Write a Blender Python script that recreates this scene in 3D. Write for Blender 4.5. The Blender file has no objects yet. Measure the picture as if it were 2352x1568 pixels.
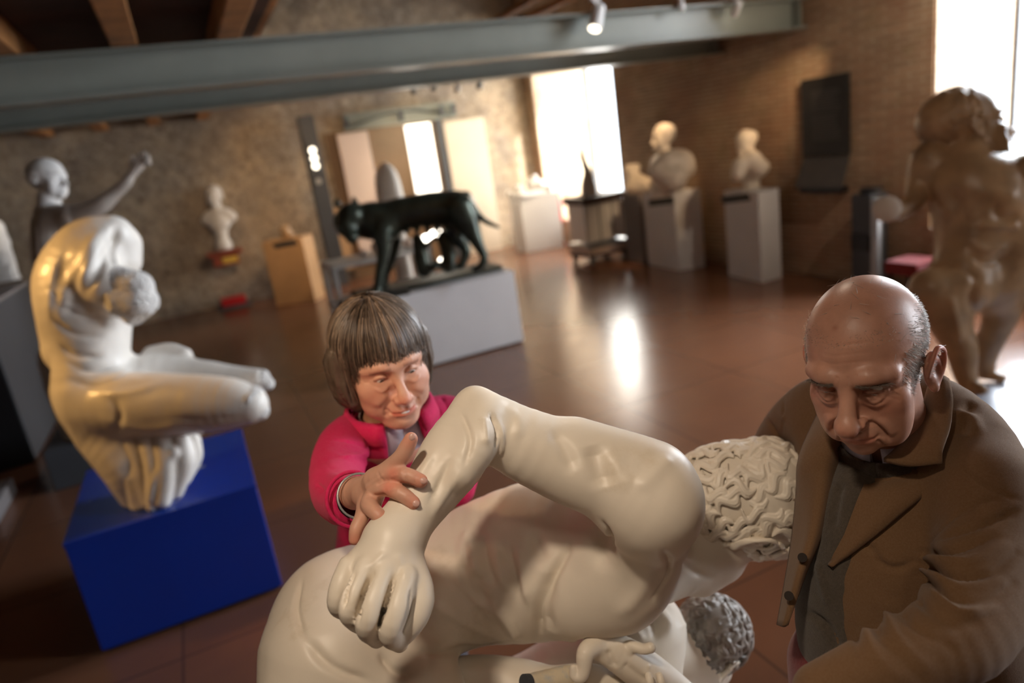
import bpy, math, random, time
import numpy as np
from mathutils import Vector, Matrix
from mathutils.bvhtree import BVHTree
T0 = time.time()
random.seed(7); rng = np.random.default_rng(7)
sc = bpy.context.scene; COL = sc.collection

# ------------------------------------------------------------------ camera
FPX = 1600.; CX, CY = 1176., 784.
CAM = np.array([0., 0., 2.05])
def nrm(a):
    a = np.array(a, float); return a/np.linalg.norm(a)
_Z = -nrm([2000-CX, -(6350-CY), -FPX]); _X = nrm([5000-CX, -(-270-CY), -FPX])
_X = nrm(_X-_X.dot(_Z)*_Z); _Y = np.cross(_Z, _X)
RC = np.array([_X, _Y, _Z])                       # world = RC @ cam
def at(u, v, d): return CAM+RC@(np.array([u-CX, -(v-CY), -FPX])*d/FPX)
def px(r, d): return r*d/FPX
def onplane(u, v, axis, val):
    r = RC@np.array([u-CX, -(v-CY), -FPX]); return CAM+r*(val-CAM[axis])/r[axis]
cd = bpy.data.cameras.new('camera'); cam = bpy.data.objects.new('camera', cd); COL.objects.link(cam)
cd.sensor_width = 36; cd.lens = FPX/2352*36; cd.clip_start = .05; cd.clip_end = 200
M4 = Matrix(RC.tolist()).to_4x4(); M4.translation = Vector(CAM); cam.matrix_world = M4
cd.dof.use_dof = True; cd.dof.focus_distance = .95; cd.dof.aperture_fstop = 2.3
sc.camera = cam

# ------------------------------------------------------------------ materials
def new_mat(name):
    m = bpy.data.materials.new(name); m.use_nodes = True
    nt = m.node_tree; b = nt.nodes['Principled BSDF']; return m, nt, b
def coords(nt, kind='Object', scale=(1, 1, 1), rot=(0, 0, 0)):
    tc = nt.nodes.new('ShaderNodeTexCoord'); mp = nt.nodes.new('ShaderNodeMapping')
    nt.links.new(tc.outputs[kind], mp.inputs[0]); mp.inputs['Scale'].default_value = scale
    mp.inputs['Rotation'].default_value = rot; return mp.outputs[0]
def ramp(nt, fac, stops):
    r = nt.nodes.new('ShaderNodeValToRGB'); nt.links.new(fac, r.inputs[0])
    e = r.color_ramp.elements
    while len(e) < len(stops): e.new(.5)
    for i, (p, c) in enumerate(stops):
        e[i].position = p; e[i].color = (*c[:3], 1)
    return r.outputs[0]
def noise(nt, vec, s, det=4, rough=.55):
    n = nt.nodes.new('ShaderNodeTexNoise'); nt.links.new(vec, n.inputs['Vector'])
    n.inputs['Scale'].default_value = s; n.inputs['Detail'].default_value = det; n.inputs['Roughness'].default_value = rough
    return n.outputs['Fac']
def bump(nt, b, h, strength=.3, dist=.01, prev=None):
    n = nt.nodes.new('ShaderNodeBump'); nt.links.new(h, n.inputs['Height'])
    n.inputs['Strength'].default_value = strength; n.inputs['Distance'].default_value = dist
    if prev is not None: nt.links.new(prev, n.inputs['Normal'])
    nt.links.new(n.outputs[0], b.inputs['Normal']); return n.outputs[0]
def mixc(nt, fac, a, b, mode='MIX'):
    m = nt.nodes.new('ShaderNodeMix'); m.data_type = 'RGBA'; m.blend_type = mode
    for sock, val in ((m.inputs[0], fac), (m.inputs[6], a), (m.inputs[7], b)):
        if hasattr(val, 'links'): nt.links.new(val, sock)
        else: sock.default_value = val if not isinstance(val, tuple) else (*val[:3], 1)
    return m.outputs[2]
def simple(name, c, rough=.6, var=.12, vs=6, bs=60, bstr=.15, bd=.002, metal=0, spec=.5, coat=0, sheen=0, attr=False, sss=0, extra=None):
    m, nt, b = new_mat(name); v = coords(nt)
    lo = tuple(x*(1-var) for x in c); hi = tuple(min(1, x*(1+var)) for x in c)
    col = ramp(nt, noise(nt, v, vs, 5), [(.3, lo), (.7, hi)])
    if extra: col = mixc(nt, ramp(nt, noise(nt, v, extra[1], 6, .65), [(extra[2], (0, 0, 0)), (extra[2]+.12, (1, 1, 1))]), col, extra[0])
    if attr:
        a = nt.nodes.new('ShaderNodeAttribute'); a.attribute_name = 'Col'
        col = mixc(nt, 1.0, col, a.outputs['Color'], 'MULTIPLY')
    nt.links.new(col, b.inputs['Base Color'])
    b.inputs['Roughness'].default_value = rough; b.inputs['Metallic'].default_value = metal
    b.inputs['Specular IOR Level'].default_value = spec
    b.inputs['Coat Weight'].default_value = coat; b.inputs['Coat Roughness'].default_value = .15
    b.inputs['Sheen Weight'].default_value = sheen
    if sss:
        b.inputs['Subsurface Weight'].default_value = sss; b.inputs['Subsurface Radius'].default_value = (1, .35, .2)
        b.inputs['Subsurface Scale'].default_value = .006
    if bstr: bump(nt, b, noise(nt, v, bs, 4), bstr, bd)
    return m
MT = {}
MT['plaster'] = simple('cast_plaster', (.78, .695, .58), .41, .05, 5, 45, .3, .0012, spec=.4, extra=((.68, .58, .45), 7, .62))
MT['plaster2'] = simple('dusty_plaster', (.25, .21, .175), .38, .2, 8, 60, .3, .0015, extra=((.12, .10, .08), 14, .5))  # lower head's shade and patina both put into this dark tone
MT['gesso'] = simple('white_gesso', (.80, .76, .70), .42, .06, 5, 50, .15, .002, coat=.12)
MT['gesso_rough'] = simple('broken_gesso', (.78, .76, .73), .8, .12, 16, 45, 1, .03)
MT['whiteplaster'] = simple('white_plaster', (.78, .77, .76), .6, .06, 5, 40, .2, .003)
MT['marble'] = simple('blue_grey_marble', (.34, .36, .42), .3, .15, 4, 50, .05)
MT['greyplaster'] = simple('grey_plaster', (.52, .47, .42), .6, .1, 6, 40, .3, .004)
MT['ochre'] = simple('ochre_patina', (.34, .225, .125), .36, .3, 5, 25, .4, .006, extra=((.20, .125, .07), 3, .55))
MT['bronze'] = simple('dark_green_bronze', (.050, .064, .050), .32, .4, 6, 22, .35, .006, metal=.55, spec=.6)
MT['bronze2'] = simple('bronze_slab', (.05, .05, .035), .5, .3, 8, 30, .4, .006, metal=.4)
MT['blue'] = simple('blue_paint', (.004, .035, .33), .38, .06, 2, 200, .05, .001)
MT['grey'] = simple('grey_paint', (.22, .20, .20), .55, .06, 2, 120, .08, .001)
MT['lightgrey'] = simple('light_grey_paint', (.70, .70, .71), .5, .05, 2, 120, .08, .001)
MT['darkgrey'] = simple('dark_grey_paint', (.05, .055, .065), .5, .1, 2, 80, .08, .001)
MT['black'] = simple('black_plastic', (.012, .012, .014), .35, .1, 2, 80, .05, .001)
MT['panel'] = simple('dark_panel', (.018, .017, .016), .45, .1, 2, 60, .05, .001)
MT['print'] = simple('grey_print', (.09, .085, .08), .6, .1, 8, 60, .0, .001)
MT['steel'] = simple('green_grey_painted_steel', (.23, .25, .225), .40, .1, 1.5, 30, .06, .002, spec=.5)
MT['brushed'] = simple('brushed_steel', (.42, .43, .44), .4, .08, 4, 60, .05, .001, metal=.6)
MT['white'] = simple('white_enamel', (.8, .8, .8), .4, .03, 2, 60, 0)
MT['red'] = simple('red_enamel', (.45, .015, .02), .35, .05, 2, 60, 0)
MT['redwood'] = simple('reddish_shelf', (.28, .06, .03), .5, .2, 9, 60, .1)
MT['darkwood'] = simple('dark_varnished_wood', (.06, .035, .028), .5, .2, 9, 60, .1)
MT['yellow'] = simple('yellow_label', (.7, .45, .08), .5, .1, 9, 60, 0)
MT['wood'] = simple('oak_panel', (.50, .31, .16), .4, .1, 3, 30, .1, .002)  # orange light on plinth and column side put into the colour
MT['timber'] = simple('chestnut_timber', (.40, .18, .06), .6, .3, 5, 30, .5, .01)
MT['deck'] = simple('dark_roof_boards', (.055, .022, .014), .7, .35, 4, 20, .4, .01)
MT['cream'] = simple('cream_wall_panel', (.62, .53, .42), .6, .05, 2, 60, .05)
MT['pinkish'] = simple('pale_pink_panel', (.62, .50, .44), .5, .05, 2, 60, .05)
MT['glassy'] = simple('dark_glass', (.17, .10, .05), .45, .2, 1.2, 60, 0)
MT['skin_m'] = simple('skin_of_man', (.52, .275, .195), .40, .14, 26, 330, .3, .0006, attr=True, sss=.12, spec=.4)
MT['skin_w'] = simple('skin_of_woman', (.62, .34, .24), .45, .08, 24, 300, .18, .0008, attr=True, sss=.12, spec=.35)
MT['eye'] = simple('eyeball', (1, 1, 1), .12, .02, 20, 60, 0, attr=True)
MT['hair_w'] = simple('grey_brown_hair', (.15, .11, .082), .38, .3, 45, 200, .2, .001, spec=.6, attr=True)
MT['nail'] = simple('finger_nail', (.62, .36, .30), .3, .05, 20, 60, 0)
MT['ochre_pale'] = simple('stained_plaster', (.66, .57, .42), .5, .15, 12, 60, .3, .0015, extra=((.45, .46, .45), 18, .55))
MT['brow'] = simple('brow_hair', (.20, .16, .13), .6, .3, 60, 200, 0)
MT['hair_m'] = simple('grey_hair', (.55, .50, .45), .5, .35, 60, 200, .1, .001)
def cloth(name, c, c2, fs=900, rough=.85, sheen=.6, big=3, bstr=.5):
    m, nt, b = new_mat(name); v = coords(nt)
    col = ramp(nt, noise(nt, v, big, 5), [(.3, c), (.7, c2)])
    fine = noise(nt, v, fs*.35, 3, .7)
    col = mixc(nt, ramp(nt, fine, [(.35, (0, 0, 0)), (.7, (1, 1, 1))]), col, mixc(nt, .12, c2, (.9, .75, .6)), 'MIX')
    nt.links.new(mixc(nt, .75, col, ramp(nt, noise(nt, v, big, 5), [(.3, c), (.7, c2)])), b.inputs['Base Color'])
    b.inputs['Roughness'].default_value = rough; b.inputs['Sheen Weight'].default_value = sheen
    b.inputs['Sheen Roughness'].default_value = .5; b.inputs['Specular IOR Level'].default_value = .2
    bump(nt, b, noise(nt, v, fs, 3, .7), bstr, .0015)
    return m
MT['camel'] = cloth('camel_wool', (.150, .080, .036), (.175, .094, .044), 1100, sheen=.12, big=2)
MT['sweater'] = cloth('grey_knit', (.060, .045, .032), (.085, .065, .047), 700, sheen=.25, bstr=1)
MT['shirt'] = cloth('pale_lilac_cotton', (.42, .40, .50), (.50, .48, .58), 900, sheen=.05, bstr=.2)
MT['fleece'] = cloth('pink_fleece', (.50, .006, .075), (.60, .010, .10), 520, sheen=.06, big=9)
MT['purple'] = cloth('magenta_lining', (.16, .008, .12), (.24, .012, .17), 500, sheen=.3)
MT['redcloth'] = cloth('red_corduroy', (.13, .005, .008), (.16, .007, .012), 500, sheen=.2)
MT['navy'] = cloth('dark_trousers', (.02, .02, .03), (.03, .03, .045), 500, sheen=.2)
MT['darkbutton'] = simple('dark_horn', (.02, .012, .008), .6, .1, spec=.2)
MT['shoe'] = simple('dark_leather', (.02, .014, .01), .4, .1)

def wall_stone():
    m, nt, b = new_mat('rubble_stone_wall'); v = coords(nt)
    d = nt.nodes.new('ShaderNodeTexNoise'); nt.links.new(v, d.inputs['Vector']); d.inputs['Scale'].default_value = 2.2; d.inputs['Detail'].default_value = 4
    wv = mixc(nt, .18, v, d.outputs['Color'], 'ADD')
    vo = nt.nodes.new('ShaderNodeTexVoronoi'); nt.links.new(wv, vo.inputs['Vector']); vo.inputs['Scale'].default_value = 4.2
    vo.inputs['Randomness'].default_value = 1
    cell = ramp(nt, vo.outputs['Distance'], [(.1, (.52, .44, .33)), (.75, (.33, .265, .195))])
    n2 = noise(nt, v, 9, 8, .7)
    patch = ramp(nt, noise(nt, v, 1.1, 5, .6), [(.38, (.60, .47, .34)), (.5, (.50, .40, .29)), (.64, (.36, .32, .29))])
    col = mixc(nt, .55, cell, patch)
    col = mixc(nt, ramp(nt, noise(nt, v, .8, 4, .6), [(.45, (0, 0, 0)), (.62, (.75, .75, .75))]), col, (.19, .155, .135))
    col = mixc(nt, ramp(nt, n2, [(.52, (0, 0, 0)), (.68, (1, 1, 1))]), col, (.20, .155, .12))
    col = mixc(nt, ramp(nt, noise(nt, v, 22, 6, .7), [(.55, (0, 0, 0)), (.7, (1, 1, 1))]), col, (.62, .54, .43))
    nt.links.new(col, b.inputs['Base Color']); b.inputs['Roughness'].default_value = .9
    n = bump(nt, b, vo.outputs['Distance'], .5, .05); bump(nt, b, n2, .7, .05, n)
    return m
def wall_brick(name, swap, c1, c2, mortar):
    m, nt, b = new_mat(name)
    tc = nt.nodes.new('ShaderNodeTexCoord'); sp = nt.nodes.new('ShaderNodeSeparateXYZ'); cb = nt.nodes.new('ShaderNodeCombineXYZ')
    nt.links.new(tc.outputs['Object'], sp.inputs[0]); ad = nt.nodes.new('ShaderNodeMath'); ad.operation = 'ADD'
    nt.links.new(sp.outputs[0], ad.inputs[0]); nt.links.new(sp.outputs[1], ad.inputs[1])
    nt.links.new(ad.outputs[0], cb.inputs[0]); nt.links.new(sp.outputs[2], cb.inputs[1])
    br = nt.nodes.new('ShaderNodeTexBrick'); nt.links.new(cb.outputs[0], br.inputs['Vector'])
    br.inputs['Scale'].default_value = 1; br.inputs['Brick Width'].default_value = .27; br.inputs['Row Height'].default_value = .055
    br.inputs['Mortar Size'].default_value = .012; br.inputs['Mortar Smooth'].default_value = .4
    br.inputs['Color1'].default_value = (*c1, 1); br.inputs['Color2'].default_value = (*c2, 1); br.inputs['Mortar'].default_value = (*mortar, 1)
    br.inputs['Bias'].default_value = -.1
    v = coords(nt)
    col = mixc(nt, ramp(nt, noise(nt, v, 1.3, 5, .6), [(.38, (0, 0, 0)), (.65, (1, 1, 1))]), br.outputs['Color'], mixc(nt, .5, br.outputs['Color'], (.26, .105, .055)))
    col = mixc(nt, ramp(nt, noise(nt, v, 3.1, 6, .7), [(.52, (0, 0, 0)), (.68, (.7, .7, .7))]), col, (.30, .22, .12))
    nt.links.new(col, b.inputs['Base Color']); b.inputs['Roughness'].default_value = .88
    n = bump(nt, b, br.outputs['Fac'], .5, .012); nt.nodes[-1].invert = True
    bump(nt, b, noise(nt, v, 30, 5), .4, .012, n)
    return m
def floor_mat():
    m, nt, b = new_mat('polished_terracotta'); v = coords(nt)
    br = nt.nodes.new('ShaderNodeTexBrick'); nt.links.new(v, br.inputs['Vector']); br.offset = 0
    br.inputs['Scale'].default_value = 1; br.inputs['Brick Width'].default_value = 1.05; br.inputs['Row Height'].default_value = 1.05
    br.inputs['Mortar Size'].default_value = .007; br.inputs['Mortar Smooth'].default_value = .2
    br.inputs['Color1'].default_value = (.20, .085, .044, 1); br.inputs['Color2'].default_value = (.23, .098, .05, 1); br.inputs['Mortar'].default_value = (.10, .05, .03, 1)
    n = noise(nt, v, 2.2, 6, .6)
    col = mixc(nt, ramp(nt, n, [(.3, (0, 0, 0)), (.8, (.5, .5, .5))]), br.outputs['Color'], (.14, .065, .04))
    nt.links.new(col, b.inputs['Base Color'])
    rr = ramp(nt, noise(nt, v, 5, 6, .6), [(.3, (.20, .20, .20)), (.7, (.27, .27, .27))]); nt.links.new(rr, b.inputs['Roughness'])
    b.inputs['Specular IOR Level'].default_value = .75
    bump(nt, b, noise(nt, v, 3.5, 3), .05, .01)
    return m
MT['stone'] = wall_stone()
MT['brick'] = wall_brick('thin_brick_wall', False, (.44, .285, .175), (.27, .18, .115), (.50, .41, .29))
MT['brickpale'] = wall_brick('limewashed_brick_reveal', False, (.66, .56, .42), (.58, .48, .35), (.62, .54, .42))  # paler copy of the brick, sunlight on the reveals put into it
MT['floor'] = floor_mat()
def glass_mat():
    m = bpy.data.materials.new('window_glass'); m.use_nodes = True; nt = m.node_tree; nt.nodes.clear()
    o = nt.nodes.new('ShaderNodeOutputMaterial'); t = nt.nodes.new('ShaderNodeBsdfTransparent'); g = nt.nodes.new('ShaderNodeBsdfGlossy')
    g.inputs['Roughness'].default_value = .03;
    mx = nt.nodes.new('ShaderNodeMixShader'); mx.inputs[0].default_value = .06; nt.links.new(t.outputs[0], mx.inputs[1]); nt.links.new(g.outputs[0], mx.inputs[2])
    nt.links.new(mx.outputs[0], o.inputs[0]); return m
MT['glass'] = glass_mat()
def emis(name, c, s):
    m, nt, b = new_mat(name); b.inputs['Base Color'].default_value = (*c, 1)
    b.inputs['Emission Color'].default_value = (*c, 1); b.inputs['Emission Strength'].default_value = s; return m
MT['lamp'] = emis('lit_lamp', (1, .9, .72), 4)
MT['tube'] = emis('lit_tube', (1, .93, .8), 9)

# ------------------------------------------------------------------ object helpers
def tag(o, label=None, cat=None, group=None, kind=None):
    if label: o['label'] = label
    if cat: o['category'] = cat
    if group: o['group'] = group
    if kind: o['kind'] = kind
    return o
def thing(name, label, cat, loc=(0, 0, 0), rz=0, group=None):
    o = bpy.data.objects.new(name, None); COL.objects.link(o); o.location = loc; o.rotation_euler = (0, 0, rz)
    o.empty_display_size = .1
    return tag(o, label, cat, group)
def link_mesh(name, verts, faces, mat, parent=None, smooth=False, col=None, local=False):
    """verts in world space; when parented they are re-expressed in the parent's frame."""
    me = bpy.data.meshes.new(name); V = np.asarray(verts, float)
    o = bpy.data.objects.new(name, me)
    if parent is not None and not local:
        mw = Matrix.Identity(4); p = parent; chain = []
        while p is not None: chain.append(p); p = p.parent
        for p in reversed(chain): mw = mw@Matrix.LocRotScale(p.location, p.rotation_euler, p.scale)
        inv = np.array(mw.inverted()); V = V@inv[:3, :3].T+inv[:3, 3]
    if parent is None and not local:
        c = np.array([(V[:, 0].min()+V[:, 0].max())/2, (V[:, 1].min()+V[:, 1].max())/2, V[:, 2].min()])
        V = V-c; o.location = c
    if isinstance(faces, np.ndarray) and faces.ndim == 2:
        n = faces.shape[1]; me.vertices.add(len(V)); me.vertices.foreach_set('co', V.ravel())
        me.loops.add(faces.size); me.loops.foreach_set('vertex_index', faces.ravel().astype(np.int32))
        me.polygons.add(len(faces)); me.polygons.foreach_set('loop_start', np.arange(0, faces.size, n, dtype=np.int32))
        me.polygons.foreach_set('loop_total', np.full(len(faces), n, dtype=np.int32)); me.update(calc_edges=True)
    else:
        me.from_pydata(V.tolist(), [], [tuple(int(i) for i in f) for f in faces]); me.update()
    if smooth: me.polygons.foreach_set('use_smooth', np.ones(len(me.polygons), dtype=bool))
    if col is not None:
        a = me.color_attributes.new('Col', 'FLOAT_COLOR', 'POINT')
        a.data.foreach_set('color', np.c_[col, np.ones(len(col))].ravel())
    me.materials.append(MT[mat] if isinstance(mat, str) else mat)
    COL.objects.link(o); o.parent = parent
    return o
class MB:
    """collects simple pieces of ONE mesh"""
    def __init__(s): s.V = []; s.F = []
    def add(s, V, F):
        n = len(s.V); s.V += [tuple(v) for v in V]; s.F += [tuple(i+n for i in f) for f in F]; return s
    def box(s, a, b, rz=0, piv=None, R=None):
        (x0, y0, z0), (x1, y1, z1) = a, b
        V = np.array([(x, y, z) for z in (z0, z1) for x, y in ((x0, y0), (x1, y0), (x1, y1), (x0, y1))], float)
        if rz:
            p = np.array(piv if piv is not None else [(x0+x1)/2, (y0+y1)/2, 0]); c_, s_ = math.cos(rz), math.sin(rz)
            M = np.array([[c_, -s_, 0], [s_, c_, 0], [0, 0, 1]]); V = (V-p)@M.T+p
        return s.add(V, [(0, 3, 2, 1), (4, 5, 6, 7), (0, 1, 5, 4), (1, 2, 6, 5), (2, 3, 7, 6), (3, 0, 4, 7)])
    def tube(s, pts, rad, n=12, cap=True):
        pts = [np.array(p, float) for p in pts]; rad = rad if hasattr(rad, '__len__') else [rad]*len(pts)
        V = []; F = []; ref = None
        for i, p in enumerate(pts):
            t = nrm(pts[min(i+1, len(pts)-1)]-pts[max(i-1, 0)])
            if ref is None: ref = np.array([0, 0, 1.]) if abs(t[2]) < .9 else np.array([1., 0, 0])
            a = nrm(np.cross(t, ref)); b_ = np.cross(a, t); ref = b_
            for k in range(n):
                w = 2*math.pi*k/n; V.append(p+rad[i]*(a*math.cos(w)+b_*math.sin(w)))
        for i in range(len(pts)-1):
            for k in range(n):
                k2 = (k+1) % n; F.append((i*n+k, i*n+k2, (i+1)*n+k2, (i+1)*n+k))
        if cap: F += [tuple(range(n-1, -1, -1)), tuple(range((len(pts)-1)*n, len(pts)*n))]
        return s.add(V, F)
    def lathe(s, c, prof, n=24):
        return s.tube([(c[0], c[1], c[2]+z) for r, z in prof], [max(r, 1e-4) for r, z in prof], n)
    def build(s, name, mat, parent=None, bev=0, smooth=False):
        o = link_mesh(name, s.V, s.F, mat, parent, smooth)
        if bev:
            m = o.modifiers.new('bevel', 'BEVEL'); m.width = bev; m.segments = 2; m.limit_method = 'ANGLE'
        return o
def struct(o): o['kind'] = 'structure'; return o

# ------------------------------------------------------------------ implicit modelling
class Frame:
    def __init__(s, R=np.eye(3), t=(0, 0, 0), sc=1.): s.R = np.array(R, float); s.t = np.array(t, float); s.s = sc
    def p(s, a): return s.R@(np.array(a, float)*s.s)+s.t
    def many(s, A): return (np.asarray(A, float)*s.s)@s.R.T+s.t
    def inv(s, A): return ((np.asarray(A)-s.t)@s.R)/s.s
ID = Frame()
def catmull(P, n=5):
    P = np.array(P, float)
    if len(P) < 3: return P
    Q = np.vstack([2*P[0]-P[1], P, 2*P[-1]-P[-2]]); out = []
    for i in range(1, len(Q)-2):
        for t in np.linspace(0, 1, n, endpoint=False):
            a, b, c, d = Q[i-1], Q[i], Q[i+1], Q[i+2]
            out.append(.5*((2*b)+(c-a)*t+(2*a-5*b+4*c-d)*t*t+(3*b-3*c+d-a)*t**3))
    out.append(P[-1]); return np.array(out)
class Vox:
    def __init__(s, h): s.h = h; s.ops = []; s.T = ID
    def tube(s, pts, rad=None, k=.01, op='add', ax=None, fl=1., n=4):
        """pts: list of (x,y,z) with rad list, or of (x,y,z,r)"""
        P = np.array([list(p)+([r] if rad is not None else []) for p, r in zip(pts, rad if rad is not None and hasattr(rad, '__len__') else [rad]*len(pts))], float)
        P = catmull(P, n) if len(P) > 2 else P
        W = s.T.many(P[:, :3]); R = P[:, 3]*s.T.s
        m = R.max()+k+2*s.h
        s.ops.append(('t', W, R, k, op, None if ax is None else (nrm(s.T.R@np.array(ax, float)), fl), W.min(0)-m, W.max(0)+m)); return s
    def sph(s, c, r, k=.01, op='add'): return s.ell(c, (r, r, r), k, op)
    def ell(s, c, r, k=.01, op='add', R=None):
        c = s.T.p(c); r = np.array(r, float)*s.T.s; Rm = s.T.R@(np.eye(3) if R is None else np.array(R, float))
        ext = np.sqrt(((Rm*r)**2).sum(1))+k+2*s.h
        s.ops.append(('e', c, r, k, op, Rm, c-ext, c+ext)); return s
    def box(s, c, hs, rnd=.01, k=.01, op='add', R=None):
        c = s.T.p(c); hs = np.array(hs, float)*s.T.s; Rm = s.T.R@(np.eye(3) if R is None else np.array(R, float))
        ext = (np.abs(Rm)*hs).sum(1)+k+2*s.h
        s.ops.append(('b', c, hs, k, op, (Rm, rnd), c-ext, c+ext)); return s
    # picture-traced tube: (u, v, depth, radius in pixels)
    def pt(s, L, k=.02, op='add', ax=None, fl=1., n=4):
        P = [tuple(at(u, v, d))+(px(r, d),) for u, v, d, r in L]
        if len(P) == 1: return s.sph(P[0][:3], P[0][3], k, op)
        return s.tube([p[:3] for p in P], [p[3] for p in P], k, op, ax, fl, n)
    def mesh(s):
        adds = [o for o in s.ops if o[4] == 'add']
        lo = np.min([o[6] for o in adds], 0); hi = np.max([o[7] for o in adds], 0); h = s.h
        n = np.ceil((hi-lo)/h).astype(int)+1
        F = np.full(n, 9., np.float32)
        X = [lo[i]+h*np.arange(n[i]) for i in range(3)]
        for typ, a, b, k, op, ex, l, u in s.ops:
            i0 = np.maximum(((l-lo)/h).astype(int), 0); i1 = np.minimum(((u-lo)/h).astype(int)+2, n)
            if (i1 <= i0).any(): continue
            gx, gy, gz = [X[j][i0[j]:i1[j]].astype(np.float32) for j in range(3)]
            gx = gx[:, None, None]; gy = gy[None, :, None]; gz = gz[None, None, :]
            if typ == 't':
                W, R = a, b; D = None
                c0 = W.mean(0)
                if ex is not None:
                    axv, fl = ex; q = 1/fl-1
                    W = W+q*((W-c0)@axv)[:, None]*axv
                    dt = (gx-c0[0])*axv[0]+(gy-c0[1])*axv[1]+(gz-c0[2])*axv[2]
                    PX, PY, PZ = gx+q*dt*axv[0], gy+q*dt*axv[1], gz+q*dt*axv[2]
                else: PX, PY, PZ = gx, gy, gz
                for j in range(len(W)-1):
                    A, B = W[j], W[j+1]; e = B-A; ee = max(float(e@e), 1e-12)
                    t = ((PX-A[0])*e[0]+(PY-A[1])*e[1]+(PZ-A[2])*e[2])/ee; np.clip(t, 0, 1, out=t)
                    d = np.sqrt((PX-A[0]-t*e[0])**2+(PY-A[1]-t*e[1])**2+(PZ-A[2]-t*e[2])**2)-(R[j]+t*(R[j+1]-R[j]))
                    D = d if D is None else np.minimum(D, d)
                if ex is not None: D = D*min(1, (1+ex[1])/2)
            elif typ == 'e':
                dx, dy, dz = gx-a[0], gy-a[1], gz-a[2]; Rm = ex
                q = [(dx*Rm[0, j]+dy*Rm[1, j]+dz*Rm[2, j]) for j in range(3)]
                k0 = np.sqrt(sum((q[j]/b[j])**2 for j in range(3))); k1 = np.sqrt(sum((q[j]/b[j]**2)**2 for j in range(3)))+1e-6
                D = k0*(k0-1)/k1
            else:
                Rm, rnd = ex; dx, dy, dz = gx-a[0], gy-a[1], gz-a[2]
                q = [np.abs(dx*Rm[0, j]+dy*Rm[1, j]+dz*Rm[2, j])-b[j]+rnd for j in range(3)]
                D = np.sqrt(sum(np.maximum(c, 0)**2 for c in q))+np.minimum(np.maximum(np.maximum(q[0], q[1]), q[2]), 0)-rnd
            sl = tuple(slice(i0[j], i1[j]) for j in range(3)); G = F[sl]; D = D.astype(np.float32)
            if op == 'add':
                hh = np.maximum(k-np.abs(G-D), 0); F[sl] = np.minimum(G, D)-hh*hh/(4*k)
            else:
                D = -D; hh = np.maximum(k-np.abs(G-D), 0); F[sl] = np.maximum(G, D)+hh*hh/(4*k)
        return surface_nets(F, lo, h)
def surface_nets(F, lo, h):
    S = F < 0
    c = [S[i:S.shape[0]-1+i, j:S.shape[1]-1+j, l:S.shape[2]-1+l] for i in (0, 1) for j in (0, 1) for l in (0, 1)]
    al = c[0].copy(); an = c[0].copy()
    for q in c[1:]: al &= q; an |= q
    m = an & ~al; I = np.argwhere(m); idx = np.full(m.shape, -1, np.int32); idx[m] = np.arange(len(I))
    corner = {(i, j, l): F[I[:, 0]+i, I[:, 1]+j, I[:, 2]+l] for i in (0, 1) for j in (0, 1) for l in (0, 1)}
    acc = np.zeros((len(I), 3)); cnt = np.zeros(len(I))
    for axis in range(3):
        o1, o2 = [a for a in range(3) if a != axis]
        for p in (0, 1):
            for q in (0, 1):
                a = [0, 0, 0]; a[o1] = p; a[o2] = q; b = list(a); b[axis] = 1
                fa, fb = corner[tuple(a)], corner[tuple(b)]; x = (fa < 0) != (fb < 0)
                t = np.where(x, fa/(fa-fb+1e-12), 0); P = np.zeros((len(I), 3)); P[:, o1] = p; P[:, o2] = q; P[:, axis] = t
                acc[x] += P[x]; cnt[x] += 1
    V = (I+acc/cnt[:, None])*h+lo
    Q = []
    for axis in range(3):
        o1, o2 = [(1, 2), (2, 0), (0, 1)][axis]
        A = [slice(None)]*3; B = [slice(None)]*3; A[axis] = slice(0, -1); B[axis] = slice(1, None)
        sa, sb = S[tuple(A)], S[tuple(B)]; x = np.argwhere(sa != sb)
        x = x[(x[:, o1] > 0) & (x[:, o2] > 0) & (x[:, o1] < S.shape[o1]-1) & (x[:, o2] < S.shape[o2]-1)]
        inside = S[x[:, 0], x[:, 1], x[:, 2]]
        def g(d1, d2):
            y = x.copy(); y[:, o1] -= d1; y[:, o2] -= d2; return idx[y[:, 0], y[:, 1], y[:, 2]]
        q = np.stack([g(1, 1), g(0, 1), g(0, 0), g(1, 0)], 1); q[~inside] = q[~inside][:, ::-1]; Q.append(q)
    Q = np.concatenate(Q); Q = Q[(Q >= 0).all(1)]
    return V, Q.astype(np.int32)
def normals(V, Q):
    n = np.cross(V[Q[:, 2]]-V[Q[:, 0]], V[Q[:, 3]]-V[Q[:, 1]]); N = np.zeros_like(V)
    for i in range(4): np.add.at(N, Q[:, i], n)
    return N/(np.linalg.norm(N, axis=1)[:, None]+1e-12)
def segdist(V, P):
    D = np.full(len(V), 9.)
    if len(P) == 1: return np.linalg.norm(V-P[0], axis=1)
    for a, b in zip(P[:-1], P[1:]):
        e = b-a; t = np.clip(((V-a)@e)/max(e@e, 1e-12), 0, 1); D = np.minimum(D, np.linalg.norm(V-a-t[:, None]*e, axis=1))
    return D
def clipz(V, z): V = V.copy(); V[:, 2] = np.maximum(V[:, 2], z); return V
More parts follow.
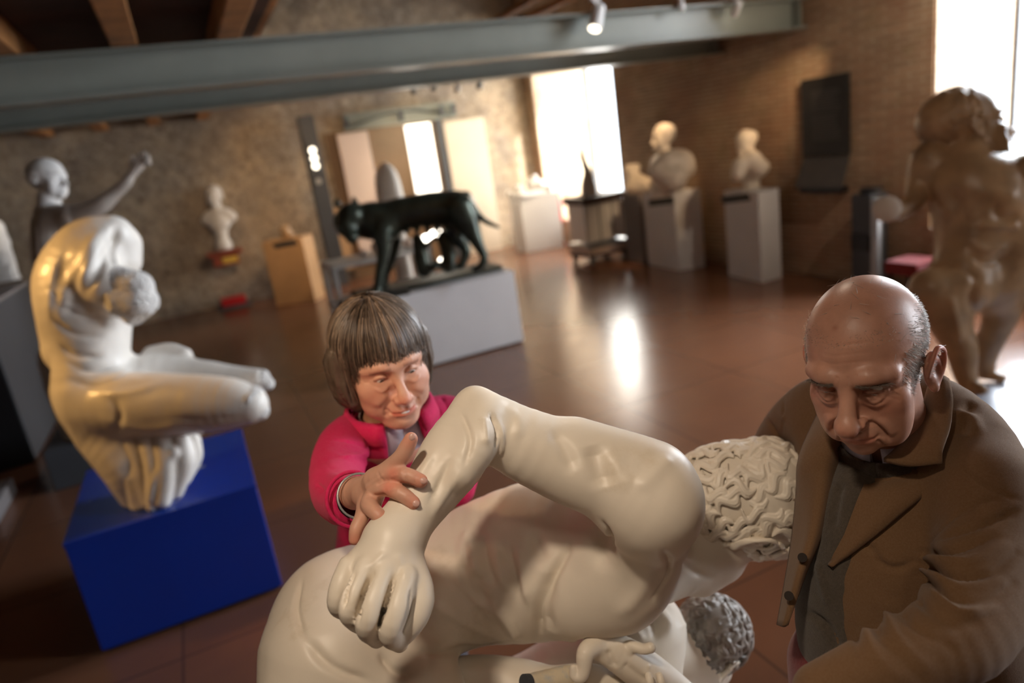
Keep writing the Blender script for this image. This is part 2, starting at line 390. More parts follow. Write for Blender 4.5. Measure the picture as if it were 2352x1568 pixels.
class Sculpt:
    def __init__(s, V, Q): s.V, s.Q = V, Q; s.N = normals(V, Q); s.bvh = None
    def _b(s):
        if s.bvh is None: s.bvh = BVHTree.FromPolygons([Vector(v) for v in s.V.tolist()], s.Q.tolist())
        return s.bvh
    def hit(s, u, v):
        r = nrm(at(u, v, 1)-CAM); h = s._b().ray_cast(Vector(CAM), Vector(r)); return None if h[0] is None else np.array(h[0])
    def stroke(s, uv, rpx, amt, cut=None):
        """raise (amt>0) or groove (amt<0) the surface along a line seen at uv; rpx may taper"""
        P = catmull(np.array(uv, float), 5) if len(uv) > 2 else np.array(uv, float)
        P = [s.hit(*p) for p in P]; P = [p for p in P if p is not None]
        if not P: return s
        d = np.linalg.norm(P[0]-CAM); return s.stroke3(np.array(P), px(rpx, d), amt)
    def stroke3(s, P, r, amt):
        P = np.array(P); lo = P.min(0)-r*1.8; hi = P.max(0)+r*1.8
        i = np.where(((s.V > lo) & (s.V < hi)).all(1))[0]
        if len(i) == 0: return s
        D = segdist(s.V[i], P); w = np.exp(-(D/r)**2*2.2)
        if len(P) > 2:   # fade at the ends
            ch = P[-1]-P[0]; t_ = np.clip((s.V[i]-P[0])@ch/(ch@ch+1e-12), 0, 1); w = w*np.clip(np.minimum(t_, 1-t_)/.25+.12, 0, 1)
        s.V[i] += s.N[i]*(amt*w)[:, None]; return s
    def renorm(s): s.N = normals(s.V, s.Q); s.bvh = None; return s
def vnoise(V, sc_, seed=0, oct=3):
    r = np.random.default_rng(seed); out = np.zeros(len(V)); a = 1
    for o in range(oct):
        for _ in range(4):
            k = nrm(r.normal(size=3))*sc_*(2**o)*6.28; out += a*np.sin(V@k+r.uniform(0, 6.28)+1.3*np.sin(V@np.roll(k, 1)*.7))
        a *= .5
    return out/6
def loft(name, rows, mat, parent, th=.003, sub=4, inward=None, smooth=True):
    """curved sheet of real thickness through rows of points (u, v, depth)"""
    R = [catmull([at(*p) for p in r], sub) for r in rows]; R = np.array(R)
    R = np.array([catmull(R[:, j], sub) for j in range(R.shape[1])])       # cols x rows
    a, b = R.shape[:2]; V = R.reshape(-1, 3); F = [(i*b+j, i*b+j+1, (i+1)*b+j+1, (i+1)*b+j) for i in range(a-1) for j in range(b-1)]
    o = link_mesh(name, V, F, mat, parent, smooth)
    m = o.modifiers.new('thick', 'SOLIDIFY'); m.thickness = th; m.offset = 0; m.use_even_offset = False
    return o

# ================================================================== THE SETTING
WX, WY, TH = 6.6, 13.1, 1.3          # window wall inner face, stone wall inner face, wall thickness
struct(MB().box((-9, -5, -.2), (WX+TH+.1, WY+.4, 0)).build('floor', 'floor'))
struct(MB().box((-9, WY, 0), (WX+TH, WY+.4, 6.2)).build('wall_back', 'stone'))
struct(MB().box((-9.3, -5, 0), (-9, WY+.4, 6.2)).build('wall_left', 'stone'))
struct(MB().box((-9.3, -5.3, 0), (WX+TH, -5, 6.2)).build('wall_front', 'stone'))
# window wall with two deep openings and a third, unseen and assumed
W1 = (9.95, 12.75, .42, 3.45); W2 = (2.75, 4.6, .62, 4.3); W3 = (-2.2, -.2, .62, 4.3)  # W3 lies out of view, assumed for daylight from the right
m = MB(); ys = [-5, W3[0], W3[1], W2[0], W2[1], W1[0], W1[1], WY]
for i in range(0, 8, 2): m.box((WX, ys[i], 0), (WX+TH, ys[i+1], 6.2))
for w in (W1, W2, W3):
    m.box((WX, w[0], 0), (WX+TH, w[1], w[2])); m.box((WX, w[0], w[3]), (WX+TH, w[1], 6.2))
struct(m.build('wall_right', 'brick'))
m = MB()
for w in (W1, W2, W3):                # cheeks of the window niches, pale brick imitates the sun on them
    m.box((WX+.02, w[1]-.02, w[2]), (WX+TH-.02, w[1], w[3])); m.box((WX+.02, w[0], w[2]), (WX+TH-.02, w[0]+.02, w[3]))
    m.box((WX+.02, w[0]+.02, w[3]-.02), (WX+TH-.02, w[1]-.02, w[3])); m.box((WX-.02, w[0]+.02, w[2]), (WX+TH-.02, w[1]-.02, w[2]+.03))
struct(m.build('trim_1', 'brickpale'))
for n_, w in enumerate((W1, W2, W3), 1):
    e = thing('window_%d' % n_, None, None, (WX+TH-.1, (w[0]+w[1])/2, w[2])); e['kind'] = 'structure'
    fr = MB(); t = .07; xa, xb = WX+TH-.14, WX+TH-.06
    fr.box((xa, w[0], w[2]), (xb, w[0]+t, w[3])).box((xa, w[1]-t, w[2]), (xb, w[1], w[3])).box((xa, w[0], w[2]), (xb, w[1], w[2]+t)).box((xa, w[0], w[3]-t), (xb, w[1], w[3]))
    mid = (w[0]+w[1])/2; fr.box((xa, mid-.02, w[2]), (xb, mid+.02, w[3]))
    fr.build('window_frame', 'darkgrey', e)
    MB().box((xa+.035, w[0]+.02, w[2]+.02), (xa+.043, w[1]-.02, w[3]-.02)).build('pane', 'glass', e)
# roof: low boarded ceiling on the left, high roof over the rest
CXE = .95
struct(MB().box((-9, -5, 3.30), (CXE, WY, 3.36)).build('ceiling', 'deck'))
struct(MB().box((CXE, -5, 3.30), (CXE+.06, WY, 3.75)).build('trim_2', 'timber'))
struct(MB().box((-9.3, -5.3, 6.2), (WX+TH, WY+.4, 6.3)).build('ceiling_roof', 'deck'))
k = 0
for x in (-5.5, -4.6, -3.85, -3.1, -2.35, -1.6, -.85, -.10, .62):
    j = MB().box((x-.09, -4.9, 3.10), (x+.09, WY-.02, 3.30)).build('ceiling_joist', 'timber', bev=.012)
    side = {-.10: 'timber joist seen almost end-on above the steel beam, second from the boarded edge', .62: 'timber joist nearest the stone gable at the edge of the boarded ceiling',
            -.85: 'timber joist just left of the one seen end-on above the steel beam', -1.6: 'timber joist running into the top left corner of the picture'}
    tag(j, side.get(x, 'rough timber joist under the dark boards far to the left'), 'ceiling beam', 'timber joists under the boarded ceiling')
# steel I beams
def ibeam(y, z0, z1, name_label, fl=.13):
    b = thing('steel_beam', name_label, 'steel beam', (0, y, z0), 0, 'steel beams across the hall')
    MB().box((-8.95, y-.012, z0+.02), (WX+.0-.01, y+.012, z1-.02)).build('web', 'steel', b)
    MB().box((-8.95, y-fl, z0), (WX-.01, y+fl, z0+.022)).build('bottom_flange', 'steel', b, .004)
    MB().box((-8.95, y-fl, z1-.022), (WX-.01, y+fl, z1)).build('top_flange', 'steel', b, .004)
    MB().box((WX-.13, y-fl, z0+.022), (WX-.11, y+fl, z1-.022)).build('stiffener', 'steel', b)
    return b
ibeam(6.16, 2.775, 3.09, 'long grey-green steel beam nearest the camera, across the whole top')
ibeam(7.47, 2.735, 3.09, 'grey-green steel beam just behind and below the nearest one')
# truss struts glimpsed above the nearest beam
for i, (u0, v0, u1, v1, lab) in enumerate([(1155, 40, 1290, -40, 'dark diagonal timber strut above the steel beam, left of the white lamp'), (1260, 20, 1420, -60, 'dark timber strut crossing the lit wall behind the white lamp')]):
    a = onplane(u0, v0, 1, 9.+i*.3); b = onplane(u1, v1, 1, 9.+i*.3)
    tag(MB().tube([a+(a-b)*.6, b+(b-a)*.8], .055, 4).build('roof_strut', 'timber'), lab, 'roof strut', 'roof struts above the beam')

# track spotlights on the beams
def spot_head(p, aim, label, mat='white', scale=1.):
    p = np.array(p, float); aim = nrm(np.array(aim)-p)
    t = thing('spotlight', label, 'spotlight', tuple(p), 0, 'spotlights on the steel beams')
    MB().box(tuple(p+[-.05, -.022, .02]), tuple(p+[.05, .022, .06])).build('adapter', mat, t, .004)
    MB().tube([p+[0, 0, .02], p+[0, 0, -.05*scale]], .012, 10).build('stem', mat, t)
    q = p+np.array([0, 0, -.08*scale])
    MB().tube([q-aim*.09*scale, q-aim*.075*scale, q+aim*.07*scale, q+aim*.08*scale], [.02*scale, .038*scale, .044*scale, .040*scale], 20).build('housing', mat, t, smooth=False)
    MB().tube([q+aim*.0805*scale, q+aim*.083*scale], .036*scale, 20).build('lens', 'lamp', t)
    return q+aim*.10*scale, aim
SP = []
for u, v, lab, sc_, aim in [(1368, 8, 'large white spotlight tilted down, hanging in front of the steel beam', 1.5, (2, 5, 0)), (1565, 0, 'small white spotlight at the top edge, between two larger ones', .6, (6, 7, 1)), (1690, 0, 'white spotlight nearest the window wall on the front beam', 1., (6.5, 9, 1))]:
    p = onplane(u, v, 1, 5.98); p[2] = max(p[2], 2.90); SP.append(spot_head(p, aim, lab, 'white', sc_))
for u, v, mat, lab in [(948, 190, 'black', 'black spotlight under the rear beam, leftmost of the four'), (995, 182, 'black', 'black spotlight under the rear beam, second from left'), (1048, 188, 'white', 'pale spotlight under the rear beam, left of the last black one'), (1100, 180, 'black', 'black spotlight under the rear beam, nearest the window')]:
    p = onplane(u, v, 1, 9.3)
    SP.append(spot_head(p, (p[0]+.3, p[1]+3, .8), lab, mat, .9))
tag(MB().box((1.2, 9.24, onplane(995, 178, 1, 9.3)[2]+.05), (6.58, 9.36, onplane(995, 178, 1, 9.3)[2]+.13)).build('lighting_track', 'steel'), 'thin lighting track carrying the small spotlights by the far wall', 'lighting track')

# ================================================================== FAR OBJECTS
def plinth(name, label, x0, x1, y0, y1, h, front, side=None, rz=0, cap=True, group='box plinths'):
    t = thing(name, label, 'plinth', ((x0+x1)/2, (y0+y1)/2, 0), rz, group)
    c = ((x0+x1)/2, (y0+y1)/2, 0)
    MB().box((x0, y0, .015), (x1, y1, h-.02), rz, c).build('body', front, t, .004)
    MB().box((x0-.003, y0-.003, h-.02), (x1+.003, y1+.003, h), rz, c).build('top_panel', side or front, t, .003)
    MB().box((x0+.02, y0+.02, 0), (x1-.02, y1-.02, .015), rz, c).build('base', 'black', t)
    return t
def quad_solid(mb, P, z0, z1):
    n = len(P); return mb.add([(p[0], p[1], z0) for p in P]+[(p[0], p[1], z1) for p in P], [tuple(range(n-1, -1, -1)), tuple(range(n, 2*n))]+[(i, (i+1) % n, (i+1) % n+n, i+n) for i in range(n)])
def ped_px(label, pix, back, h, mat, topmat=None, group='box plinths'):
    """front bottom corners seen at pix (left, mid, right); box completed as a rectangle"""
    P = [onplane(u, v, 2, 0)[:2] for u, v in pix]
    if len(P) == 3: L, M_, R_ = P; a = L-M_; b = R_-M_; Bk = L+b
    else: L, M_ = P; e = M_-L; nn = nrm([-e[1], e[0]]); 
    if len(P) == 2: R_ = M_+nn*back; Bk = L+nn*back
    quad = [L, M_, R_, Bk]; c = np.mean(quad, 0)
    if np.cross(quad[1]-quad[0], quad[2]-quad[0]) < 0: quad = quad[::-1]
    t = thing('plinth', label, 'plinth', (c[0], c[1], 0), 0, group)
    quad_solid(MB(), quad, .0, h-.02).build('body', mat, t, .004)
    quad_solid(MB(), [c+(q-c)*1.006 for q in quad], h-.02, h).build('top_panel', topmat or mat, t, .003)
    return t, c, quad
def label_stand(parent, c, w, d, z, rz, tilt=.35):
    M_ = Matrix.Rotation(rz, 3, 'Z')@Matrix.Rotation(tilt, 3, 'X'); m_ = MB().box((-w/2, -d/2, -.008), (w/2, d/2, .008))
    V = np.array(m_.V)@np.array(M_).T+np.array([c[0], c[1], z]); m_.V = [tuple(v) for v in V]
    return m_.build('caption_board', 'panel', parent, .002)
# bust plinth nearest the information panel
t, c3, q3 = ped_px('grey plinth on the right, nearest the wall information panel', [(1674, 632), (1750, 650), (1796, 637)], 0, 1.08, 'lightgrey')
label_stand(t, onplane(1690, 462, 2, 1.06)[:2], .30, .16, 1.09, math.radians(-35))
t, c2, q2 = ped_px('grey plinth carrying the large orange-lit bust', [(1490, 608), (1560, 622), (1620, 612)], 0, 1.08, 'lightgrey')
label_stand(t, onplane(1520, 478, 2, 1.02)[:2], .30, .16, 1.10, math.radians(-35))
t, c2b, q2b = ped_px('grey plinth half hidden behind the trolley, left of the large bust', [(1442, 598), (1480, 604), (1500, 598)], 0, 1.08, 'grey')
t, c1, q1 = ped_px('white plinth left of the bright window opening, by the corner', [(1187, 577), (1210, 580), (1296, 566)], 0, 1.04, 'lightgrey')
t, c0, q0 = ped_px('narrow plinth lit orange against the stone wall', [(636, 702), (725, 692)], .42, 1.06, 'wood')
label_stand(t, onplane(655, 562, 2, 1.06)[:2], .34, .16, 1.07, math.radians(8))

def head_ops(v, T, ears=True, fat=1., nose=1., lid=0., ear=(0, 0, 0)):
    """a human head; local +Y forward, +Z up, origin between the ears"""
    o = v.T; v.T = T
    v.ell((0, -.014, .032), (.077, .098, .086), .02)
    v.ell((0, .018, -.012), (.066*fat, .066, .088), .02)
    v.ell((0, .030, -.068), (.053*fat, .050, .044), .02)
    v.ell((0, .070, -.100), (.020*fat, .017, .015), .018)
    for s in (-1, 1):
        v.ell((s*.043, .052, -.026), (.024*fat, .022, .020), .018)
        v.ell((s*.040, .048, -.060), (.024*fat, .026, .030), .02)
    v.tube([(-.052, .060, .018), (-.028, .081, .024), (0, .083, .018), (.028, .081, .024), (.052, .060, .018)], [.009, .012, .011, .012, .009], .014)
    for s in (-1, 1):
        v.ell((s*.031, .093, .001), (.0185, .0155, .0125), .012, 'sub')
        v.sph((s*.031, .0685, -.001), .0128, .003)
        v.tube([(s*.0165, .0765, -.004), (s*.024, .0825, .0035-lid), (s*.033, .0825, .005-lid), (s*.046, .0715, -.002)], [.0022, .0032, .0034, .0022], .0035)
        v.tube([(s*.0165, .0765, -.005), (s*.026, .0795, -.0085), (s*.036, .0785, -.0085), (s*.046, .0715, -.003)], [.002, .0027, .0027, .002], .0035)
        v.tube([(s*.018, .078, -.014), (s*.032, .080, -.019), (s*.046, .069, -.013)], [.003, .0048, .003], .008)
    v.tube([(0, .080, .012), (0, .092, -.012), (0, .104*1, -.030)], [.0085, .0085, .0105], .010)
    v.ell((0, .110+(nose-1)*.03, -.040), (.0125*nose, .0125, .0115), .008)
    for s in (-1, 1):
        v.ell((s*.0135*nose, .098, -.044), (.0085, .011, .0085), .006)
        v.ell((s*.0075, .104, -.0535), (.0045, .0055, .005), .003, 'sub')
    v.ell((0, .072, -.070), (.031, .022, .026), .018)
    v.tube([(-.025, .0795, -.0725), (-.010, .093, -.0685), (0, .0935, -.0700), (.010, .093, -.0685), (.025, .0795, -.0725)], [.0025, .0048, .0042, .0048, .0025], .004)
    v.tube([(-.022, .0805, -.0775), (-.008, .0915, -.0805), (.008, .0915, -.0805), (.022, .0805, -.0775)], [.0026, .0056, .0056, .0026], .004)
    v.tube([(-.027, .083, -.0735), (-.010, .0985, -.0745), (.010, .0985, -.0745), (.027, .083, -.0735)], [.001, .0018, .0018, .001], .003, 'sub')
    v.tube([(-.012, .094, -.0905), (.012, .094, -.0905)], [.004, .004], .010, 'sub')
    v.tube([(0, .1025, -.058), (0, .1, -.064)], [.0022, .0022], .005, 'sub')
    for s in (-1, 1):
        v.tube([(s*.020, .0975, -.045), (s*.029, .0885, -.060), (s*.033, .0785, -.076)], [.0014, .002, .0014], .010, 'sub')
    if ears:
        v.T = Frame(T.R, T.p(ear), T.s)
        for s in (-1, 1):
            a = math.radians(20)*s; R = np.array([[math.cos(a), -math.sin(a), 0], [math.sin(a), math.cos(a), 0], [0, 0, 1]])
            v.ell((s*.081, -.016, -.006), (.0065, .019, .030), .005, R=R)
            v.tube([(s*.078, .000, -.006), (s*.085, -.002, .016), (s*.090, -.018, .028), (s*.093, -.033, .016), (s*.091, -.032, -.008), (s*.084, -.018, -.026)], [.0028, .0035, .0038, .0038, .0034, .0042], .003)
            v.ell((s*.083+s*.006, -.013, -.005), (.0062, .010, .013), .004, 'sub')
            v.ell((s*.082, -.010, -.031), (.0055, .007, .008), .005)
    v.T = o
def rot_from(F, U):
    """frame whose +Y is F and +Z is close to U (given in camera axes: right, up, towards the viewer)"""
    F = RC@nrm(F); U = RC@np.array(U, float); U = nrm(U-U.dot(F)*F); return np.stack([np.cross(F, U), F, U], 1)
def make_bust(name, label, cat, u, v, d, F, s=1.15, mat='whiteplaster', h=.012, group='busts on plinths', base_z=None, wide=1., extra=()):
    c = at(u, v, d); T = Frame(rot_from(F, RC.T@np.array([0, 0, 1.])), c, s)
    t = thing(name, label, cat, (c[0], c[1], (base_z if base_z is not None else c[2]-.5)), 0, group)
    b = Vox(h); head_ops(b, T, ears=True); b.T = T
    b.ell((0, -.02, .055), (.088, .10, .080), .02)
    b.tube([(0, -.015, -.06), (0, -.02, -.13), (0, -.01, -.17)], [.056, .056, .07], .02)
    b.tube([(-.155*wide, -.02, -.24), (-.07, -.015, -.20), (.07, -.015, -.20), (.155*wide, -.02, -.24)], [.065, .07, .07, .065], .04)
    b.ell((0, .0, -.29), (.15*wide, .095, .11), .05)
    zb = -.36 if base_z is None else (base_z-c[2])/s+.05
    b.tube([(0, 0, -.36), (0, 0, zb)], [.07, .055], .03); b.tube([(0, 0, zb), (0, 0, zb-.03)], [.085, .085], .01)
    b.T = ID
    for L in extra: b.pt(L, .06)
    V, Q = b.mesh(); V = clipz(V, base_z+.002) if base_z is not None else V; link_mesh('torso', V, Q, mat, t, True)
    return t
make_bust('portrait_bust', 'large orange-lit bust of a man facing left on the grey plinth', 'bust', 1522, 318, 8.9, (-1, -.1, .35), 1.45, 'plaster', base_z=1.08, wide=.75, extra=([(1532, 372, 8.85, 26), (1562, 372, 8.9, 30), (1572, 385, 8.9, 26)], [(1512, 392, 8.85, 22), (1545, 408, 8.85, 34)]))
make_bust('portrait_bust', 'smaller veiled bust looking down left, on the plinth nearest the information panel', 'bust', 1712, 335, 8.35, (-.8, -.45, .5), 1.15, 'plaster', base_z=1.08, wide=1.0, extra=([(1712, 315, 8.35, 17), (1726, 314, 8.35, 14)], [(1728, 370, 8.3, 24), (1742, 385, 8.3, 20)], [(1700, 380, 8.3, 18), (1695, 400, 8.3, 16)]))
f_ = Vox(.012)
for L in ([(1450, 395, 9.9, 14), (1458, 412, 9.9, 18), (1480, 425, 9.8, 20), (1500, 432, 9.7, 18)], [(1444, 388, 9.9, 11), (1462, 384, 9.9, 9)], [(1455, 430, 9.9, 20), (1490, 440, 9.8, 16)]): f_.pt(L, .05)
V, Q = f_.mesh(); tag(link_mesh('reclining_fragment', clipz(V, 1.082), Q, 'plaster', None, True), 'orange-lit outstretched sculpture fragment left of the large bust', 'sculpture')
# white bust on a wall bracket
make_bust('wall_bust', 'slim pure white bust on a bracket against the stone wall', 'bust', 492, 452, 11.8, (.1, -.1, 1), 1.5, 'whiteplaster', base_z=.98, group='wall bust', wide=.85)
p = onplane(512, 575, 1, WY-.2)
t = thing('wall_bracket', 'reddish wall bracket with yellow label under the white bust', 'shelf', (p[0], WY, .86))
MB().box((p[0]-.27, WY-.36, .90), (p[0]+.30, WY, .96)).build('shelf_board', 'redwood', t, .005)
MB().box((p[0]-.20, WY-.30, .72), (p[0]+.22, WY, .90)).build('console', 'redwood', t, .01)
MB().box((p[0]-.05, WY-.31, .76), (p[0]+.2, WY-.302, .86)).build('label_plate', 'yellow', t)
p = onplane(540, 705, 2, 0)
t = thing('red_crate', 'low red box on a dark board at the foot of the stone wall', 'box', (p[0], p[1], 0))
MB().box((p[0]-.2, p[1]-.1, .05), (p[0]+.2, p[1]+.2, .18)).build('lid', 'red', t, .01)
MB().box((p[0]-.26, p[1]-.16, 0), (p[0]+.28, p[1]+.26, .05)).build('board', 'darkgrey', t)
# little sculpture on the orange plinth
b = Vox(.008); cc = np.array([c0[0], c0[1], 1.06])
b.sph(cc+[0, 0, .12], .085, .02); b.ell(cc+[.02, 0, .05], (.11, .09, .06), .04); b.ell(cc+[-.05, -.05, .17], (.05, .04, .04), .02); b.tube([cc+[.04, 0, .16], cc+[.07, -.02, .22]], [.035, .02], .02)
V, Q = b.mesh(); tag(link_mesh('small_head_fragment', clipz(V, 1.062), Q, 'ochre', None, True), 'small rounded head fragment on the orange-lit plinth', 'sculpture')
# open white relief and fragments on the corner plinth
b = Vox(.012); cc = np.array([c1[0], c1[1], 1.04])
for dx, dy, dz, r in [(-.35, .3, .06, .07), (-.2, .2, .12, .09), (0, 0, .2, .12), (.12, -.1, .16, .10), (.25, -.2, .08, .08), (.05, -.05, .3, .06)]: b.sph(cc+[dx, dy, dz], r, .05)
b.box(cc+[0, 0, .02], (.34, .22, .03), .01, .01)
V, Q = b.mesh(); link_ = link_mesh('reclining_fragment', clipz(V+.01*vnoise(V, 5, 3)[:, None], 1.042), Q, 'whiteplaster', None, True); tag(link_, 'crumpled white reclining figure on the corner plinth by the window', 'sculpture')

# fire extinguisher in the bright corner
p = onplane(1300, 548, 2, 0); p = np.array([6.45, 12.0, 0])
t = thing('fire_extinguisher', 'red fire extinguisher on a stand by the bright window opening', 'fire extinguisher', tuple(p))
zb = onplane(1300, 512, 0, 6.42)[2]
MB().lathe((p[0], p[1], zb), [(.02, 0), (.085, .01), (.09, .05), (.09, .38), (.06, .45), (.03, .48)], 20).build('cylinder', 'red', t, smooth=True)
MB().tube([p+[0, 0, zb+.48], p+[0, 0, zb+.53]], .02, 10).box((p[0]-.02, p[1]-.09, zb+.53), (p[0]+.02, p[1]+.05, zb+.56)).build('valve', 'black', t)
MB().tube(catmull([p+[0, -.02, zb+.52], p+[0, -.13, zb+.45], p+[0, -.12, zb+.2]]), .011, 8).build('hose', 'black', t)
MB().box((p[0]-.092, p[1]-.04, zb+.2), (p[0]-.088, p[1]+.04, zb+.3)).build('label_plate', 'yellow', t)
MB().tube([p+[0, 0, .02], p+[0, 0, zb]], .02, 10).lathe((p[0], p[1], 0), [(.11, 0), (.11, .02)], 20).build('stand', 'red', t)

# trolley with white crate near the window
B0 = onplane(1380, 597, 2, 0)
t = thing('packing_trolley', 'low dark wheeled dolly under a pale framed crate', 'trolley', (B0[0], B0[1], 0))
bx, by = B0[0], B0[1]
MB().box((bx-.36, by-.3, .17), (bx+.36, by+.35, .26)).build('deck', 'pinkish', t, .01)
MB().box((bx-.38, by-.32, .12), (bx+.38, by+.37, .17)).build('chassis', 'darkwood', t, .01)
for sx in (-.3, .3):
    for sy in (-.25, .3):
        MB().tube([(bx+sx-.02, by+sy, .06), (bx+sx+.02, by+sy, .06)], .06, 16).build('wheel', 'black', t)
t = thing('framed_crate', 'pale lilac crate in a metal frame standing on the wheeled dolly', 'crate', (bx, by, .26))
for i, yv in enumerate([0]):
    MB().box((bx-.34, by-.27, .36), (bx+.36, by+.3, .94)).build('box_panel', 'white', t, .01)
    for xx in (-.37, -.12, .12, .37):
        MB().box((bx+xx-.012, by-.30, .26), (bx+xx+.012, by-.275, 1.04)).build('upright', 'brushed', t)
    MB().box((bx-.4, by-.32, .27), (bx+.4, by+.34, .32)).build('lower_rail', 'brushed', t)
    MB().box((bx-.4, by-.32, .95), (bx+.4, by+.34, 1.06)).build('dark_tray', 'darkwood', t, .01)
b = Vox(.01); cc = np.array([bx-.08, by, 1.06])
b.tube([cc+[0, 0, .02], cc+[0, 0, .15], cc+[.01, 0, .35], cc+[-.02, 0, .48]], [.13, .12, .07, .05], .03); b.tube([cc+[-.02, 0, .45], cc+[-.05, 0, .62], cc+[-.04, 0, .74]], [.045, .04, .02], .02); b.box(cc+[0, 0, .01], (.16, .14, .015), .004, .004)
V, Q = b.mesh(); tag(link_mesh('slender_statuette', clipz(V, 1.062), Q, 'greyplaster', None, True), 'slender dark-topped statuette on the crate in front of the bright window', 'statuette')

# information panel on the brick wall
t = thing('information_panel', 'tall black text panel fixed to the brick wall', 'information panel', (WX, 5.81, 1.4))
y0, y1 = 5.50, 6.12
MB().box((WX-.05, y0, 1.40), (WX-.01, y1, 2.24)).build('board', 'panel', t, .004)
m = MB()
for i in range(22):
    if i in (0, 10): continue
    z = 2.12-i*.026; w_ = rng.uniform(.30, .40); m.box((WX-.0525, 5.98-w_, z), (WX-.0505, 5.98, z+.010))
m.build('printed_text', 'print', t)
t = thing('sloping_lectern', 'dark sloping tray below the black wall panel', 'lectern', (WX, 5.85, 1.0))
quad = np.array([(WX-.03, y0, 1.395), (WX-.03, y1, 1.395), (WX-.17, y1+.02, 1.09), (WX-.17, y0-.02, 1.09)])
m = MB(); m.add([*quad, *(quad-[0, 0, .03])], [(0, 1, 2, 3), (7, 6, 5, 4), (0, 4, 5, 1), (1, 5, 6, 2), (2, 6, 7, 3), (3, 7, 4, 0)]); m.build('tray', 'print', t, .004)
m = MB(); m.box((WX-.15, y0+.03, 1.0), (WX-.01, y1-.03, 1.07)); m.build('bracket', 'black', t, .01)
# kiosk beside the wall, right
pk = onplane(2035, 636, 2, 0); 
t = thing('audio_kiosk', 'slim dark kiosk post with round pale top beside the brick wall', 'kiosk', (6.35, 5.05, 0))
MB().box((6.25, 4.98, 0), (6.5, 5.22, 1.02)).build('post', 'darkgrey', t, .01)
MB().box((6.24, 4.90, 0), (6.30, 4.98, .98)).build('edge_strip', 'brushed', t, .005)
MB().lathe((6.37, 5.08, 1.02), [(.09, 0), (.11, .02), (.11, .06), (.02, .07)], 20).build('top_cap', 'black', t)
MB().box((6.22, 4.99, .45), (6.25, 5.2, .62)).build('screen', 'black', t)
t = thing('red_cushion_stool', 'dark red box stool by the wall behind the brown statue', 'stool', (6.2, 4.4, 0))
zz = onplane(2100, 600, 1, 4.4)
p = at(2098, 603, 6.75)
MB().box((p[0]-.16, p[1]-.15, p[2]-.10), (p[0]+.2, p[1]+.2, p[2]+.03)).build('cushion', 'redcloth', t, .02)
for sx in (-.12, .16):
    for sy in (-.11, .16): MB().box((p[0]+sx-.015, p[1]+sy-.015, 0), (p[0]+sx+.015, p[1]+sy+.015, p[2]-.10)).build('leg', 'black', t)
t.location = (p[0], p[1], 0)
for ch in t.children:
    ch.location = Vector((0, 0, 0))-Vector((p[0]-6.2, p[1]-4.4, 0))

# portal with mirrors in the stone wall
def wallrect(u0, v0, u1, v1): a = onplane(u0, v0, 1, WY); b = onplane(u1, v1, 1, WY); return a, b
t = thing('steel_lintel', 'grey-green steel lintel with curved brace over the doorway in the far wall', 'lintel', (4, WY-.05, 2.65))
MB().box((2.9, WY-.16, 2.64), (5.06, WY-.06, 2.68)).build('lower_bar', 'steel', t)
MB().box((2.9, WY-.16, 2.88), (5.06, WY-.06, 2.92)).build('upper_bar', 'steel', t)
MB().box((2.92, WY-.05, 2.68), (5.04, WY-.02, 2.88)).build('backing_plate', 'steel', t)
MB().tube([(2.95+2.06*i/12, WY-.12, 2.67+.19*math.sin(math.pi*i/12)) for i in range(13)], .018, 8).build('arch_brace', 'darkgrey', t)
for x in (2.95, 3.98, 4.78, 5.02): MB().box((x-.035, WY-.15, 2.66), (x+.035, WY-.10, 2.90)).build('gusset', 'darkgrey', t)
t = thing('glazed_doorway', 'dark glazed doorway under the steel lintel behind the bronze animal', 'doorway', (3.9, WY, 0))
MB().box((2.55, WY-.04, 0), (4.62, WY-.005, 2.64)).build('dark_leaf', 'glassy', t)
MB().box((2.74, WY-.12, .25), (3.30, WY-.06, 2.60)).build('pale_shutter', 'pinkish', t, .01)
MB().box((4.62, WY-.14, 0), (4.74, WY-.02, 2.64)).build('jamb', 'darkgrey', t)
win = MB().box((4.03, WY-.07, 1.05), (4.53, WY-.05, 2.60)); win.build('lit_glass', emis('daylit_glass', (1, .95, .84), 2.6), t)  # pane's brightness is emission put into the glass
t = tag(MB().box((4.78, WY-.09, .0), (5.62, WY-.03, 2.58)).build('cream_wall_panel', 'cream', None, .005), 'tall cream panel on the far wall right of the glazed doorway', 'wall panel')
t = thing('light_column', 'leaning-looking dark steel column with a glowing lamp strip, left of the doorway', 'column', (2.22, WY-.3, 0))
MB().box((2.10, WY-.42, 0), (2.36, WY-.20, 2.96)).build('column_shaft', 'darkgrey', t, .006)
MB().box((2.15, WY-.46, 2.02), (2.28, WY-.42, 2.50)).build('lamp_housing', 'darkgrey', t, .01)
for z in (2.12, 2.25, 2.38): MB().tube([(2.21, WY-.465, z), (2.21, WY-.48, z)], .055, 16).build('lamp_disc', 'lamp', t)
MB().tube([(2.21, WY-.42, 1.86), (2.21, WY-.45, 1.86)], .05, 16).build('round_fitting', 'brushed', t)
MB().box((2.37, WY-.34, .25), (2.55, WY-.22, 1.35)).build('orange_lit_side', 'wood', t)  # strip whose colour carries the orange light on the column side
# cone-topped object in front of doorway
b = Vox(.012); cc = at(888, 410, 10.2); zb = .55
b.tube([(cc[0], cc[1], cc[2]-.3), tuple(cc), (cc[0]+.01, cc[1], cc[2]+.17)], [.20, .17, .06], .04); b.tube([(cc[0], cc[1], cc[2]-.3), (cc[0], cc[1], .02)], [.12, .14], .05)
V, Q = b.mesh(); tag(link_mesh('helmeted_bust', V, Q, 'whiteplaster', None, True), 'pale pointed bust standing behind the back of the bronze animal', 'sculpture')

